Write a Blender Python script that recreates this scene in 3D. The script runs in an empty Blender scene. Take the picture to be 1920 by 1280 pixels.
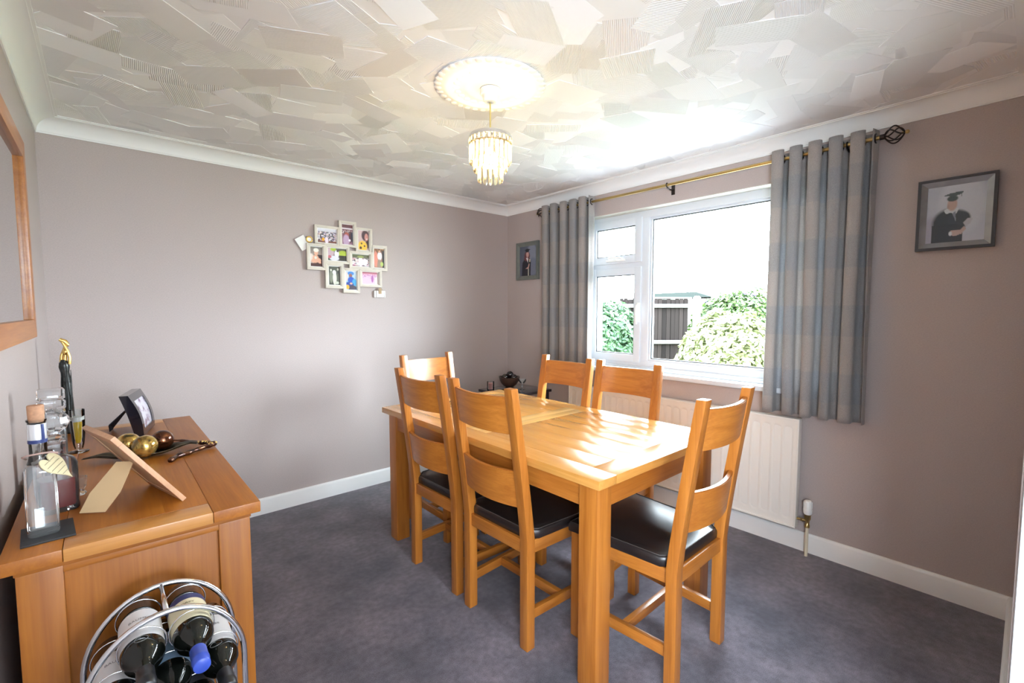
import bpy, bmesh, math, random
from mathutils import Vector, Matrix
random.seed(7)
PI = math.pi
scene = bpy.context.scene
col = scene.collection

# ------------------------------------------------------------------ camera, world, light, exposure
cam_d = bpy.data.cameras.new('camera')
cam_d.sensor_width = 36.0
cam_d.lens = 863.5 / 1920 * 36
cam_d.clip_start = 0.01
cam = bpy.data.objects.new('camera', cam_d)
col.objects.link(cam)
_r = Vector((0.748681, -0.662930, -0.000284))
_u = Vector((0.044517, 0.049847, 0.997764))
_f = Vector((0.661434, 0.747020, -0.066831))
m = Matrix((( _r.x, _u.x, -_f.x, -2.8859), (_r.y, _u.y, -_f.y, -3.3227), (_r.z, _u.z, -_f.z, 1.3424), (0, 0, 0, 1)))
cam.matrix_world = m
scene.camera = cam

scene.view_settings.view_transform = 'Standard'
scene.view_settings.look = 'None'
scene.view_settings.gamma = 1.0
scene.view_settings.use_curve_mapping = False
scene.view_settings.exposure = 0.58

SKY = 28.0
w = bpy.data.worlds.new('sky')
scene.world = w
w.use_nodes = True
nt = w.node_tree
nt.nodes.clear()
wo = nt.nodes.new('ShaderNodeOutputWorld')
bg = nt.nodes.new('ShaderNodeBackground')
bg.inputs['Color'].default_value = (0.80, 0.90, 1.0, 1)
# overcast sky, brighter where the sun stands behind the thin cloud
tcw = nt.nodes.new('ShaderNodeTexCoord')
dt = nt.nodes.new('ShaderNodeVectorMath'); dt.operation = 'DOT_PRODUCT'
dt.inputs[1].default_value = Vector((.70, -.64, .32)).normalized()
mxw = nt.nodes.new('ShaderNodeMath'); mxw.operation = 'MAXIMUM'; mxw.inputs[1].default_value = 0
pw_ = nt.nodes.new('ShaderNodeMath'); pw_.operation = 'POWER'; pw_.inputs[1].default_value = 45
ma = nt.nodes.new('ShaderNodeMath'); ma.operation = 'MULTIPLY_ADD'; ma.inputs[1].default_value = SKY * 1.4; ma.inputs[2].default_value = SKY * .90
nt.links.new(tcw.outputs['Generated'], dt.inputs[0]); nt.links.new(dt.outputs['Value'], mxw.inputs[0])
nt.links.new(mxw.outputs[0], pw_.inputs[0]); nt.links.new(pw_.outputs[0], ma.inputs[0]); nt.links.new(ma.outputs[0], bg.inputs['Strength'])
nt.links.new(bg.outputs[0], wo.inputs[0])
scene.cycles.max_bounces = 12
scene.cycles.diffuse_bounces = 6
scene.cycles.glossy_bounces = 5
scene.cycles.transparent_max_bounces = 16
scene.cycles.sample_clamp_indirect = 10.0
scene.cycles.caustics_refractive = False
scene.cycles.caustics_reflective = False


def portal(name, loc, size, sy, direction):
    l = bpy.data.lights.new(name, 'AREA')
    l.shape = 'RECTANGLE'
    l.size, l.size_y = size, sy
    l.cycles.is_portal = True
    o = bpy.data.objects.new(name, l)
    o.location = loc
    o.rotation_euler = Vector(direction).to_track_quat('-Z', 'Z').to_euler()
    col.objects.link(o)


WX, WY0, WY1, WZ0, WZ1 = 0.0, -2.60, -0.90, 0.905, 2.068      # window opening in the window wall
RW, RL, RH = 3.1026, 3.3255, 2.304                            # room width, length, height
portal('window_daylight', (0.27, (WY0 + WY1) / 2, (WZ0 + WZ1) / 2), WY1 - WY0, WZ1 - WZ0, (-1, 0, 0))
DX0, DX1, DZ = -3.06, -1.75, 2.06                             # opening in the end wall behind the camera
HX0, HX1, HY = -3.45, -1.35, -RL - 2.6                         # unseen hall added behind the camera; its windows feed fill light
portal('hall_daylight', (-2.1, HY - 0.09, 1.45), 0.9, 0.9, (0, 1, 0))  # sky fill through a small window added to the hall end
portal('hall_side_daylight', (HX0 - 0.09, -RL - 1.05, 1.35), 1.3, 1.3, (1, 0, 0))  # side window added to throw fill light onto the window wall

# ------------------------------------------------------------------ helpers
def lin(c):
    return tuple(((v / 255) / 12.92 if v / 255 <= .04045 else ((v / 255 + .055) / 1.055) ** 2.4) for v in c)


class N:
    """small node-tree builder"""
    def __init__(s, name):
        s.m = bpy.data.materials.new(name)
        s.m.use_nodes = True
        s.t = s.m.node_tree
        s.t.nodes.clear()
        s.out = s.t.nodes.new('ShaderNodeOutputMaterial')

    def n(s, typ, ins=None, **kw):
        nd = s.t.nodes.new('ShaderNode' + typ)
        for k, v in kw.items():
            setattr(nd, k, v)
        for k, v in (ins or {}).items():
            if isinstance(v, bpy.types.NodeSocket):
                s.t.links.new(v, nd.inputs[k])
            else:
                if isinstance(v, tuple) and len(v) == 3 and nd.inputs[k].type == 'RGBA':
                    v = (*v, 1)
                nd.inputs[k].default_value = v
        return nd

    def surf(s, sock):
        s.t.links.new(sock, s.out.inputs['Surface'])
        return s.m


def plain(name, c, rough=.5, metal=0, bump=None, coat=0, var=0, vscale=20, spec=.5):
    k = N(name)
    tc = k.n('TexCoord')
    base = c
    if var:
        no = k.n('TexNoise', {'Vector': tc.outputs['Object'], 'Scale': vscale, 'Detail': 3.0})
        mr = k.n('MapRange', {'Value': no.outputs['Fac'], 'From Min': .3, 'From Max': .7, 'To Min': 1 - var, 'To Max': 1 + var})
        mx = k.n('VectorMath', {0: c, 'Scale': mr.outputs[0]}, operation='SCALE')
        base = mx.outputs[0]
    ins = {'Base Color': base, 'Roughness': rough, 'Metallic': metal, 'Coat Weight': coat, 'Specular IOR Level': spec}
    if bump:
        sc, st, dist = bump
        nb = k.n('TexNoise', {'Vector': tc.outputs['Object'], 'Scale': sc, 'Detail': 2.0})
        b = k.n('Bump', {'Height': nb.outputs['Fac'], 'Strength': st, 'Distance': dist})
        ins['Normal'] = b.outputs[0]
    p = k.n('BsdfPrincipled', ins)
    return k.surf(p.outputs[0])


def wood(name, axis, light, dark, rough=.34, coat=.25, var=.1):
    """oak: grain stretched along one axis of the thing, every board its own tone"""
    k = N(name)
    tc = k.n('TexCoord')
    geo = k.n('NewGeometry')
    off = k.n('VectorMath', {0: (7.1, 3.3, 5.7), 'Scale': geo.outputs['Random Per Island']}, operation='SCALE')
    add = k.n('VectorMath', {0: tc.outputs['Object'], 1: off.outputs[0]}, operation='ADD')
    s1 = [26.0, 26.0, 26.0]
    s1['xyz'.index(axis)] = 1.6
    mp = k.n('Mapping', {'Vector': add.outputs[0], 'Scale': tuple(s1)})
    n1 = k.n('TexNoise', {'Vector': mp.outputs[0], 'Scale': 1.0, 'Detail': 4.0, 'Roughness': .6, 'Distortion': .6})
    s2 = [170.0, 170.0, 170.0]
    s2['xyz'.index(axis)] = 6.0
    mp2 = k.n('Mapping', {'Vector': add.outputs[0], 'Scale': tuple(s2)})
    n2 = k.n('TexNoise', {'Vector': mp2.outputs[0], 'Scale': 1.0, 'Detail': 3.0})
    mul = k.n('Math', {0: n2.outputs['Fac'], 1: .45}, operation='MULTIPLY')
    sm = k.n('Math', {0: n1.outputs['Fac'], 1: mul.outputs[0]}, operation='ADD')
    mr = k.n('MapRange', {'Value': sm.outputs[0], 'From Min': .5, 'From Max': .95})
    cr = k.n('Mix', {'Factor': mr.outputs[0], 'A': dark, 'B': light}, data_type='RGBA') if False else k.n('ValToRGB', {'Fac': mr.outputs[0]})
    cr.color_ramp.elements[0].color = (*dark, 1)
    cr.color_ramp.elements[1].color = (*light, 1)
    tone = k.n('MapRange', {'Value': geo.outputs['Random Per Island'], 'To Min': 1 - var, 'To Max': 1 + var})
    c = k.n('VectorMath', {0: cr.outputs['Color'], 'Scale': tone.outputs[0]}, operation='SCALE')
    b = k.n('Bump', {'Height': n2.outputs['Fac'], 'Strength': .12, 'Distance': .0006})
    p = k.n('BsdfPrincipled', {'Base Color': c.outputs[0], 'Roughness': rough, 'Coat Weight': coat, 'Coat Roughness': .22, 'Normal': b.outputs[0], 'Specular IOR Level': .5})
    return k.surf(p.outputs[0])


def glass(name, tint=(1, 1, 1), refl=.12, fac=1.0, rough=.02, body=0.0, bodycol=(.8, .8, .8)):
    """clear glass: see-through with mirror-like skin, stronger at glancing angles"""
    k = N(name)
    tr = k.n('BsdfTransparent', {'Color': tint})
    gl = k.n('BsdfGlossy', {'Color': (1, 1, 1), 'Roughness': rough})
    lw = k.n('LayerWeight', {'Blend': refl})
    ml = k.n('Math', {0: lw.outputs['Fresnel'], 1: fac}, operation='MULTIPLY', use_clamp=True)
    a = tr.outputs[0]
    if body:
        df = k.n('BsdfDiffuse', {'Color': bodycol})
        mb = k.n('MixShader', {0: body, 1: tr.outputs[0], 2: df.outputs[0]})
        a = mb.outputs[0]
    mx = k.n('MixShader', {0: ml.outputs[0], 1: a, 2: gl.outputs[0]})
    return k.surf(mx.outputs[0])


def newbm():
    return bmesh.new()


def split(name, bm, mat, parent=None, smooth=False):
    """every loose piece of the bmesh becomes an object of its own"""
    left = set(bm.verts)
    out = []
    while left:
        v0 = left.pop(); isl = {v0}; stack = [v0]
        while stack:
            v = stack.pop()
            for e in v.link_edges:
                o2 = e.other_vert(v)
                if o2 in left:
                    left.discard(o2); isl.add(o2); stack.append(o2)
        nb = bmesh.new()
        mp = {v: nb.verts.new(v.co) for v in sorted(isl, key=lambda q: q.index)}
        for f in {f for v in isl for f in v.link_faces}:
            nb.faces.new([mp[v] for v in f.verts])
        out.append(obj(name, nb, mat, parent, smooth))
    bm.free()
    return out[0]


def obj(name, bm, mat, parent=None, smooth=False, loc=None, rot=None):
    me = bpy.data.meshes.new(name)
    bm.normal_update()
    bm.to_mesh(me)
    bm.free()
    mats = mat if isinstance(mat, (list, tuple)) else [mat]
    for x in mats:
        me.materials.append(x)
    if smooth:
        for p in me.polygons:
            p.use_smooth = True
        if smooth != 'all':
            me.set_sharp_from_angle(angle=math.radians(smooth if smooth is not True else 40))
    o = bpy.data.objects.new(name, me)
    col.objects.link(o)
    if parent:
        o.parent = parent
    if loc:
        o.location = loc
    if rot:
        o.rotation_euler = rot
    return o


def thing(name, label, cat, loc=(0, 0, 0), rz=0, group=None):
    o = bpy.data.objects.new(name, None)
    o.empty_display_size = .05
    col.objects.link(o)
    o.location = loc
    o.rotation_euler = (0, 0, rz)
    return tag(o, label, cat, group)


def tag(o, label, cat, group=None):
    o['label'] = label
    o['category'] = cat
    if group:
        o['group'] = group
    return o


def struct(o):
    o['kind'] = 'structure'
    return o


def dup(root, loc, rz, label, cat=None, group=None):
    def cp(o, par):
        c = o.copy()
        col.objects.link(c)
        if par:
            c.parent = par
        for ch in list(kids[o]):
            cp(ch, c)
        return c
    kids = {}
    def walk(o):
        kids[o] = list(o.children)
        for ch in kids[o]:
            walk(ch)
    walk(root)
    r = cp(root, None)
    r.location = loc
    r.rotation_euler = (0, 0, rz)
    r['label'] = label
    if cat:
        r['category'] = cat
    if group:
        r['group'] = group
    return r


def bx(bm, x0, x1, y0, y1, z0, z1, bev=0.0, M=None, seg=2):
    r = bmesh.ops.create_cube(bm, size=1.0)
    vs = r['verts']
    for v in vs:
        v.co = Vector((x0 + (v.co.x + .5) * (x1 - x0), y0 + (v.co.y + .5) * (y1 - y0), z0 + (v.co.z + .5) * (z1 - z0)))
    if bev:
        es = list({e for v in vs for e in v.link_edges})
        g = bmesh.ops.bevel(bm, geom=es, offset=bev, segments=seg, affect='EDGES', profile=.6)
        vs = list({v for f in g['faces'] for v in f.verts} | {v for v in vs if v.is_valid})
        # include every vertex of the island
        seen, stack = set(vs), list(vs)
        while stack:
            v = stack.pop()
            for e in v.link_edges:
                o2 = e.other_vert(v)
                if o2 not in seen:
                    seen.add(o2)
                    stack.append(o2)
        vs = list(seen)
    if M:
        for v in vs:
            v.co = M @ v.co
    return vs


def prism(bm, poly, axis, a, b, bev=0.0):
    """extrude a 2D polygon along an axis from a to b; poly coords are the two other axes in order"""
    def P(p, t):
        if axis == 'x':
            return Vector((t, p[0], p[1]))
        if axis == 'y':
            return Vector((p[0], t, p[1]))
        return Vector((p[0], p[1], t))
    A = [bm.verts.new(P(p, a)) for p in poly]
    B = [bm.verts.new(P(p, b)) for p in poly]
    fs = [bm.faces.new(A), bm.faces.new(B[::-1])]
    n = len(poly)
    for i in range(n):
        fs.append(bm.faces.new((A[i], B[i], B[(i + 1) % n], A[(i + 1) % n])))
    bmesh.ops.recalc_face_normals(bm, faces=fs)
    if bev:
        es = list({e for f in fs for e in f.edges if e.calc_face_angle(0) > math.radians(30)})
        bmesh.ops.bevel(bm, geom=es, offset=bev, segments=2, affect='EDGES', profile=.6)


def lathe(bm, prof, seg=24, M=None, sq=None, cap=True):
    """prof: (r,z) list. sq: superellipse power for squarish sections"""
    rings = []
    for r, z in prof:
        ring = []
        for i in range(seg):
            a = 2 * PI * i / seg
            ca, sa = math.cos(a), math.sin(a)
            k = 1.0
            if sq:
                k = (abs(ca) ** sq + abs(sa) ** sq) ** (-1 / sq)
            v = Vector((r * ca * k, r * sa * k, z))
            ring.append(bm.verts.new(M @ v if M else v))
        rings.append(ring)
    fs = []
    for A, B in zip(rings, rings[1:]):
        for i in range(seg):
            fs.append(bm.faces.new((A[i], A[(i + 1) % seg], B[(i + 1) % seg], B[i])))
    if cap and prof[0][0] > 1e-6:
        fs.append(bm.faces.new(rings[0][::-1]))
    if cap and prof[-1][0] > 1e-6:
        fs.append(bm.faces.new(rings[-1]))
    bmesh.ops.remove_doubles(bm, verts=[v for r in rings for v in r], dist=1e-6)
    return rings


def tube(bm, pts, r, seg=10, closed=False, cap=True):
    pts = [Vector(p) for p in pts]
    n = len(pts)
    rad = r if isinstance(r, (list, tuple)) else [r] * n
    rings = []
    t0 = None
    nrm = None
    for i in range(n):
        if closed:
            t = (pts[(i + 1) % n] - pts[i - 1]).normalized()
        else:
            t = (pts[min(i + 1, n - 1)] - pts[max(i - 1, 0)]).normalized()
        if nrm is None:
            a = Vector((0, 0, 1)) if abs(t.z) < .9 else Vector((1, 0, 0))
            nrm = (a - t * a.dot(t)).normalized()
        else:
            nrm = (nrm - t * nrm.dot(t)).normalized()
        b = t.cross(nrm)
        rings.append([bm.verts.new(pts[i] + (nrm * math.cos(2 * PI * k / seg) + b * math.sin(2 * PI * k / seg)) * rad[i]) for k in range(seg)])
    m_ = n if closed else n - 1
    for i in range(m_):
        A, B = rings[i], rings[(i + 1) % n]
        for k in range(seg):
            bm.faces.new((A[k], A[(k + 1) % seg], B[(k + 1) % seg], B[k]))
    if cap and not closed:
        bm.faces.new(rings[0][::-1])
        bm.faces.new(rings[-1])


def ball(bm, c, r, u=20, v=12, sc=(1, 1, 1)):
    g = bmesh.ops.create_uvsphere(bm, u_segments=u, v_segments=v, radius=r)
    for x in g['verts']:
        x.co = Vector((x.co.x * sc[0] + c[0], x.co.y * sc[1] + c[1], x.co.z * sc[2] + c[2]))
    return g['verts']


def torus(bm, c, R, r, axis='z', n=28, seg=8, sc=1.0):
    pts = []
    for i in range(n):
        a = 2 * PI * i / n
        p = (R * math.cos(a), R * math.sin(a) * sc)
        pts.append({'z': (c[0] + p[0], c[1] + p[1], c[2]), 'y': (c[0] + p[0], c[1], c[2] + p[1]), 'x': (c[0], c[1] + p[0], c[2] + p[1])}[axis])
    tube(bm, pts, r, seg, closed=True)


# ------------------------------------------------------------------ materials
def wall_material():
    k = N('mauve_wallpaper')
    tc = k.n('TexCoord')
    mp = k.n('Mapping', {'Vector': tc.outputs['Object'], 'Scale': (1, 1, .35)})
    n1 = k.n('TexNoise', {'Vector': mp.outputs[0], 'Scale': 420.0, 'Detail': 2.0})
    mp2 = k.n('Mapping', {'Vector': tc.outputs['Object'], 'Scale': (.3, .3, 1)})
    n2 = k.n('TexNoise', {'Vector': mp2.outputs[0], 'Scale': 420.0, 'Detail': 2.0})
    ad = k.n('Math', {0: n1.outputs['Fac'], 1: n2.outputs['Fac']}, operation='ADD')
    mr = k.n('MapRange', {'Value': ad.outputs[0], 'From Min': .7, 'From Max': 1.3, 'To Min': .93, 'To Max': 1.06})
    c = k.n('VectorMath', {0: (.462, .396, .376), 'Scale': mr.outputs[0]}, operation='SCALE')
    b = k.n('Bump', {'Height': ad.outputs[0], 'Strength': .25, 'Distance': .0008})
    p = k.n('BsdfPrincipled', {'Base Color': c.outputs[0], 'Roughness': .46, 'Normal': b.outputs[0], 'Specular IOR Level': .34})
    return k.surf(p.outputs[0])


def carpet_material():
    k = N('charcoal_carpet')
    tc = k.n('TexCoord')
    n1 = k.n('TexNoise', {'Vector': tc.outputs['Object'], 'Scale': 3.2, 'Detail': 4.0, 'Roughness': .6})
    n2 = k.n('TexNoise', {'Vector': tc.outputs['Object'], 'Scale': 330.0, 'Detail': 2.0})
    n3 = k.n('TexNoise', {'Vector': tc.outputs['Object'], 'Scale': 38.0, 'Detail': 3.0})
    cr = k.n('ValToRGB', {'Fac': n1.outputs['Fac']})
    cr.color_ramp.elements[0].position, cr.color_ramp.elements[1].position = .35, .68
    cr.color_ramp.elements[0].color = (.068, .064, .086, 1)
    cr.color_ramp.elements[1].color = (.175, .150, .182, 1)
    f1 = k.n('MapRange', {'Value': n2.outputs['Fac'], 'From Min': .3, 'From Max': .7, 'To Min': .7, 'To Max': 1.3})
    f2 = k.n('MapRange', {'Value': n3.outputs['Fac'], 'From Min': .3, 'From Max': .7, 'To Min': .78, 'To Max': 1.24})
    mm = k.n('Math', {0: f1.outputs[0], 1: f2.outputs[0]}, operation='MULTIPLY')
    c = k.n('VectorMath', {0: cr.outputs['Color'], 'Scale': mm.outputs[0]}, operation='SCALE')
    b = k.n('Bump', {'Height': n2.outputs['Fac'], 'Strength': .7, 'Distance': .003})
    p = k.n('BsdfPrincipled', {'Base Color': c.outputs[0], 'Roughness': .95, 'Normal': b.outputs[0], 'Sheen Weight': .35, 'Sheen Roughness': .5, 'Specular IOR Level': .1})
    return k.surf(p.outputs[0])


def ceiling_material():
    """combed plaster: ridges run along the U direction of every stroke; V counts ridges; vertex value = ridge depth"""
    k = N('combed_plaster')
    uv = k.n('UVMap', uv_map='UVMap')
    at = k.n('Attribute', attribute_name='comb')
    sp = k.n('SeparateXYZ', {0: uv.outputs[0]})
    sn = k.n('Math', {0: sp.outputs['Y'], 1: 2 * PI}, operation='MULTIPLY')
    s2 = k.n('Math', {0: sn.outputs[0]}, operation='SINE')
    h = k.n('Math', {0: s2.outputs[0], 1: at.outputs['Fac']}, operation='MULTIPLY')
    gg = k.n('NewGeometry')
    ta = k.n('Attribute', attribute_name='tilt')
    na = k.n('VectorMath', {0: gg.outputs['Normal'], 1: ta.outputs['Vector']}, operation='ADD')
    nn = k.n('VectorMath', {0: na.outputs[0]}, operation='NORMALIZE')
    b = k.n('Bump', {'Height': h.outputs[0], 'Strength': .8, 'Distance': .0011, 'Normal': nn.outputs[0]})
    geo = k.n('NewGeometry')
    tn = k.n('MapRange', {'Value': geo.outputs['Random Per Island'], 'To Min': .94, 'To Max': 1.03})
    cc = k.n('VectorMath', {0: (.90, .90, .90), 'Scale': tn.outputs[0]}, operation='SCALE')
    p = k.n('BsdfPrincipled', {'Base Color': cc.outputs[0], 'Roughness': .8, 'Normal': b.outputs[0], 'Specular IOR Level': .25})
    return k.surf(p.outputs[0])


M = {}
OL, OD = (.50, .185, .030), (.34, .105, .013)
for a in 'xyz':
    M['oak_' + a] = wood('golden_oak_' + a, a, OL, OD)
    M['top_' + a] = wood('polished_oak_' + a, a, (.64, .315, .080), (.53, .235, .048), rough=.24, coat=.4, var=.035)
    M['side_' + a] = wood('honey_oak_' + a, a, (.41, .142, .015), (.29, .086, .008), rough=.40, coat=.08)
    M['pale_' + a] = wood('pale_beech_' + a, a, (.66, .40, .24), (.58, .33, .19), rough=.5, coat=0)
M['wall'] = wall_material()
M['carpet'] = carpet_material()
M['hall'] = plain('hall_white', (.75, .74, .72), .6)
M['ceiling'] = ceiling_material()
M['white_paint'] = plain('white_gloss_paint', (.82, .82, .81), .35, var=.02, vscale=6)
M['coving'] = plain('coving_white', (.86, .86, .85), .55)
M['upvc'] = plain('white_upvc', (.66, .70, .75), .3)
M['gasket'] = plain('grey_gasket', (.08, .085, .09), .5)
M['soffit'] = plain('cream_reveal', (.62, .61, .54), .6)
M['radiator'] = plain('radiator_enamel', (.80, .77, .72), .3)
M['pane'] = glass('window_glass', (.97, .99, .98), .1, .6)
M['leather'] = plain('black_leather', (.017, .013, .013), .3, bump=(240, .25, .0008), spec=.6)
M['piping'] = plain('leather_piping', (.05, .042, .038), .45)
M['chrome'] = plain('chrome', (.72, .73, .76), .16, 1)
M['dark_metal'] = plain('bronze_dark', (.05, .042, .04), .35, 1, spec=.6)
M['brass'] = plain('antique_brass', (.50, .36, .15), .28, 1)
M['white_plastic'] = plain('white_plastic', (.82, .82, .80), .3)
M['cream_pipe'] = plain('cream_painted_pipe', (.70, .62, .47), .4)
M['mirror'] = plain('mirror_silver', (.70, .69, .68), .02, 1)
M['clear'] = glass('clear_glass', (.93, .95, .95), .35, 1.0)
M['crystal'] = glass('cut_crystal', (.93, .94, .95), .28, 1.0, .05, .05, (.9, .9, .9))
M['black_gloss'] = plain('black_gloss', (.012, .012, .02), .12, coat=.5)
M['slate'] = plain('slate', (.02, .021, .024), .6, var=.2, vscale=60)

# ------------------------------------------------------------------ room shell
bm = newbm(); bx(bm, -RW - .3, .3, -RL - 2.7, .3, -.12, 0)
struct(obj('floor', bm, M['carpet']))
bm = newbm(); bx(bm, -RW - .3, .3, 0, .2, 0, RH + .1)
struct(obj('wall_back', bm, M['wall']))
bm = newbm(); bx(bm, -RW - .2, -RW, -RL - .1, 0, 0, RH + .1)
struct(obj('wall_left', bm, M['wall']))
bm = newbm()
bx(bm, 0, .28, WY1, 0, 0, RH + .1)
bx(bm, 0, .28, -RL - .1, WY0, 0, RH + .1)
bx(bm, 0, .28, WY0, WY1, 0, WZ0 - .03)
bx(bm, 0, .28, WY0, WY1, WZ1, RH + .1)
struct(obj('wall_window', bm, M['wall']))
bm = newbm()
bx(bm, DX1, 0, -RL - .1, -RL, 0, RH + .1)
bx(bm, -RW, DX0, -RL - .1, -RL, 0, RH + .1)
bx(bm, DX0, DX1, -RL - .1, -RL, DZ, RH + .1)
struct(obj('wall_end', bm, M['wall']))
bm = newbm()  # unseen hall, added to cut and steer the light through the doorway
bx(bm, HX0 - .1, HX0, HY, -RL - 1.7, 0, RH + .1); bx(bm, HX0 - .1, HX0, -RL - .4, -RL - .1, 0, RH + .1)
bx(bm, HX0 - .1, HX0, -RL - 1.7, -RL - .4, 0, .7); bx(bm, HX0 - .1, HX0, -RL - 1.7, -RL - .4, 2.0, RH + .1)
struct(obj('wall_hall_left', bm, M['hall']))
bm = newbm()
bx(bm, HX1, HX1 + .1, HY, -RL - .1, 0, RH + .1)
struct(obj('wall_hall_right', bm, M['hall']))
bm = newbm()
bx(bm, HX0 - .1, -2.55, HY - .1, HY, 0, RH + .1); bx(bm, -1.65, HX1 + .1, HY - .1, HY, 0, RH + .1)
bx(bm, -2.55, -1.65, HY - .1, HY, 0, 1.0); bx(bm, -2.55, -1.65, HY - .1, HY, 1.9, RH + .1)
struct(obj('wall_hall_end', bm, M['hall']))
bm = newbm(); bx(bm, HX0 - .1, HX1 + .1, HY - .1, -RL - .1, RH, RH + .1)
struct(obj('ceiling_hall', bm, M['hall']))
bm = newbm(); bx(bm, -RW - .35, -RW, -RL - .1, -RL - .0, 0, RH + .1); struct(obj('wall_corner', bm, M['hall']))
# door lining of the opening the camera looks through
bm = newbm()
bx(bm, DX1 - .02, DX1 + .0, -RL - .12, -RL - .0015, 0, DZ, .003)
bx(bm, DX0, DX0 + .02, -RL - .12, -RL - .0015, 0, DZ, .003)
bx(bm, DX0, DX1, -RL - .12, -RL - .0015, DZ - .02, DZ, .003)
struct(obj('trim_1', bm, plain('door_lining_paint', (.55, .56, .58), .4)))  # the white trim paint, its colour darkened against the strong side light

# ceiling: a slab plus overlapping trowelled strokes, each tilted a little and combed in its own direction
bm = newbm()
uvl = bm.loops.layers.uv.new('UVMap')
cl = bm.verts.layers.float.new('comb')
tl_ = bm.verts.layers.float_vector.new('tilt')
bx(bm, -RW - .2, .28, -RL - .1, .2, RH, RH + .1)
rs = random.Random(21)
x = -RW + .02
strokes = []
step_x, step_y = .155, .125
nx, ny = int(RW / step_x) + 1, int((RL + .0) / step_y) + 1
for i in range(nx):
    for j in range(ny):
        strokes.append((-RW + (i + .5 + rs.uniform(-.45, .45)) * step_x, -(j + .5 + rs.uniform(-.45, .45)) * step_y))
rs.shuffle(strokes)
for n_, (cx, cy) in enumerate(strokes):
    L = rs.uniform(.17, .31); W_ = rs.uniform(.10, .17)
    th = rs.choice([rs.gauss(0.35, .45), rs.gauss(-.5, .5), rs.uniform(0, PI)])
    depth = rs.uniform(.0, .0022)
    tilt = Vector((rs.gauss(0, .085), rs.gauss(0, .085), 0))
    comb = rs.choice([0, .1, .5, .8, 1.0, 1.0])
    cb, sb = math.cos(th), math.sin(th)
    pts = []
    sk = rs.uniform(-.35, .35)
    for (a, b_) in ((-.5, -.5), (.5, -.5), (.5, .5), (-.5, .5)):
        lx = a * L + sk * b_ * W_ + rs.uniform(-.015, .015)
        ly = b_ * W_ + rs.uniform(-.012, .012)
        X = cx + cb * lx - sb * ly
        Y = cy + sb * lx + cb * ly
        X = min(max(X, -RW + .03), -.03); Y = min(max(Y, -RL + .03), -.03)
        z = RH - depth - .0006
        pts.append((X, Y, z, lx, ly))
    vs = [bm.verts.new(p[:3]) for p in pts]
    for v in vs:
        v[cl] = comb
        v[tl_] = tilt
    try:
        f = bm.faces.new(vs[::-1])
    except ValueError:
        continue
    pitch = rs.choice([.0048, .0062, .0075])
    along = rs.random() < .6
    for lp in f.loops:
        p = pts[vs.index(lp.vert)]
        lp[uvl].uv = (p[3] * 10, (p[4] if along else p[3]) / pitch)
    top = [bm.verts.new((p[0], p[1], RH + .001)) for p in pts]      # raised edge of the stroke
    for q in range(4):
        bm.faces.new((vs[q], vs[(q + 1) % 4], top[(q + 1) % 4], top[q]))
struct(obj('ceiling', bm, M['ceiling']))

# coving: concave quarter round with a small bead at the ceiling, mitred in the corners
def extrude_profile(bm, prof, a, b, inward, mitre=True):
    """prof (d,z): d distance into the room. a,b: wall end points (x,y); inward: unit vector into room"""
    t = (Vector(b) - Vector(a)).normalized()
    inw = Vector(inward)
    A, B = [], []
    for d, z in prof:
        pa = Vector(a) + inw * d + (t * d if mitre in (True, 'a') else t * 0)
        pb = Vector(b) + inw * d - (t * d if mitre in (True, 'b') else t * 0)
        A.append(bm.verts.new((pa.x, pa.y, z))); B.append(bm.verts.new((pb.x, pb.y, z)))
    fs = []
    for i in range(len(prof) - 1):
        fs.append(bm.faces.new((A[i], A[i + 1], B[i + 1], B[i])))
    fs.append(bm.faces.new(A)); fs.append(bm.faces.new(B[::-1]))
    bmesh.ops.recalc_face_normals(bm, faces=fs)

HC = 2.226
cp = [(0, HC), (.006, HC), (.006, HC + .006)]
for i in range(9):
    a = PI / 2 * i / 8
    cp.append((.074 - .066 * math.cos(a), HC + .008 + .060 * math.sin(a)))
cp += [(.080, HC + .068), (.080, HC + .072), (.090, HC + .072), (.090, RH), (0, RH)]
corners = [(-RW, -RL), (-RW, 0), (0, 0), (0, -RL)]
inw = [(1, 0), (0, -1), (-1, 0), (0, 1)]
for i in range(4):
    bm = newbm()
    extrude_profile(bm, cp, corners[i], corners[(i + 1) % 4], inw[i])
    struct(obj('trim_%d' % (i + 2), bm, M['coving'], smooth=35))
BH = .106
bp_ = [(0, 0), (.016, 0), (.016, BH - .014), (.013, BH - .004), (.008, BH), (0, BH)]
for nme, a, b, iv, mt in (('left', (-RW, -RL), (-RW, 0), (1, 0), 'b'), ('back', (-RW, 0), (0, 0), (0, -1), True),
                          ('window', (0, 0), (0, -RL), (-1, 0), True), ('end', (0, -RL), (DX1, -RL), (0, 1), 'a')):
    bm = newbm()
    extrude_profile(bm, bp_, a, b, iv, mt)
    struct(obj('baseboard_' + nme, bm, M['white_paint'], smooth=35))

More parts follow.
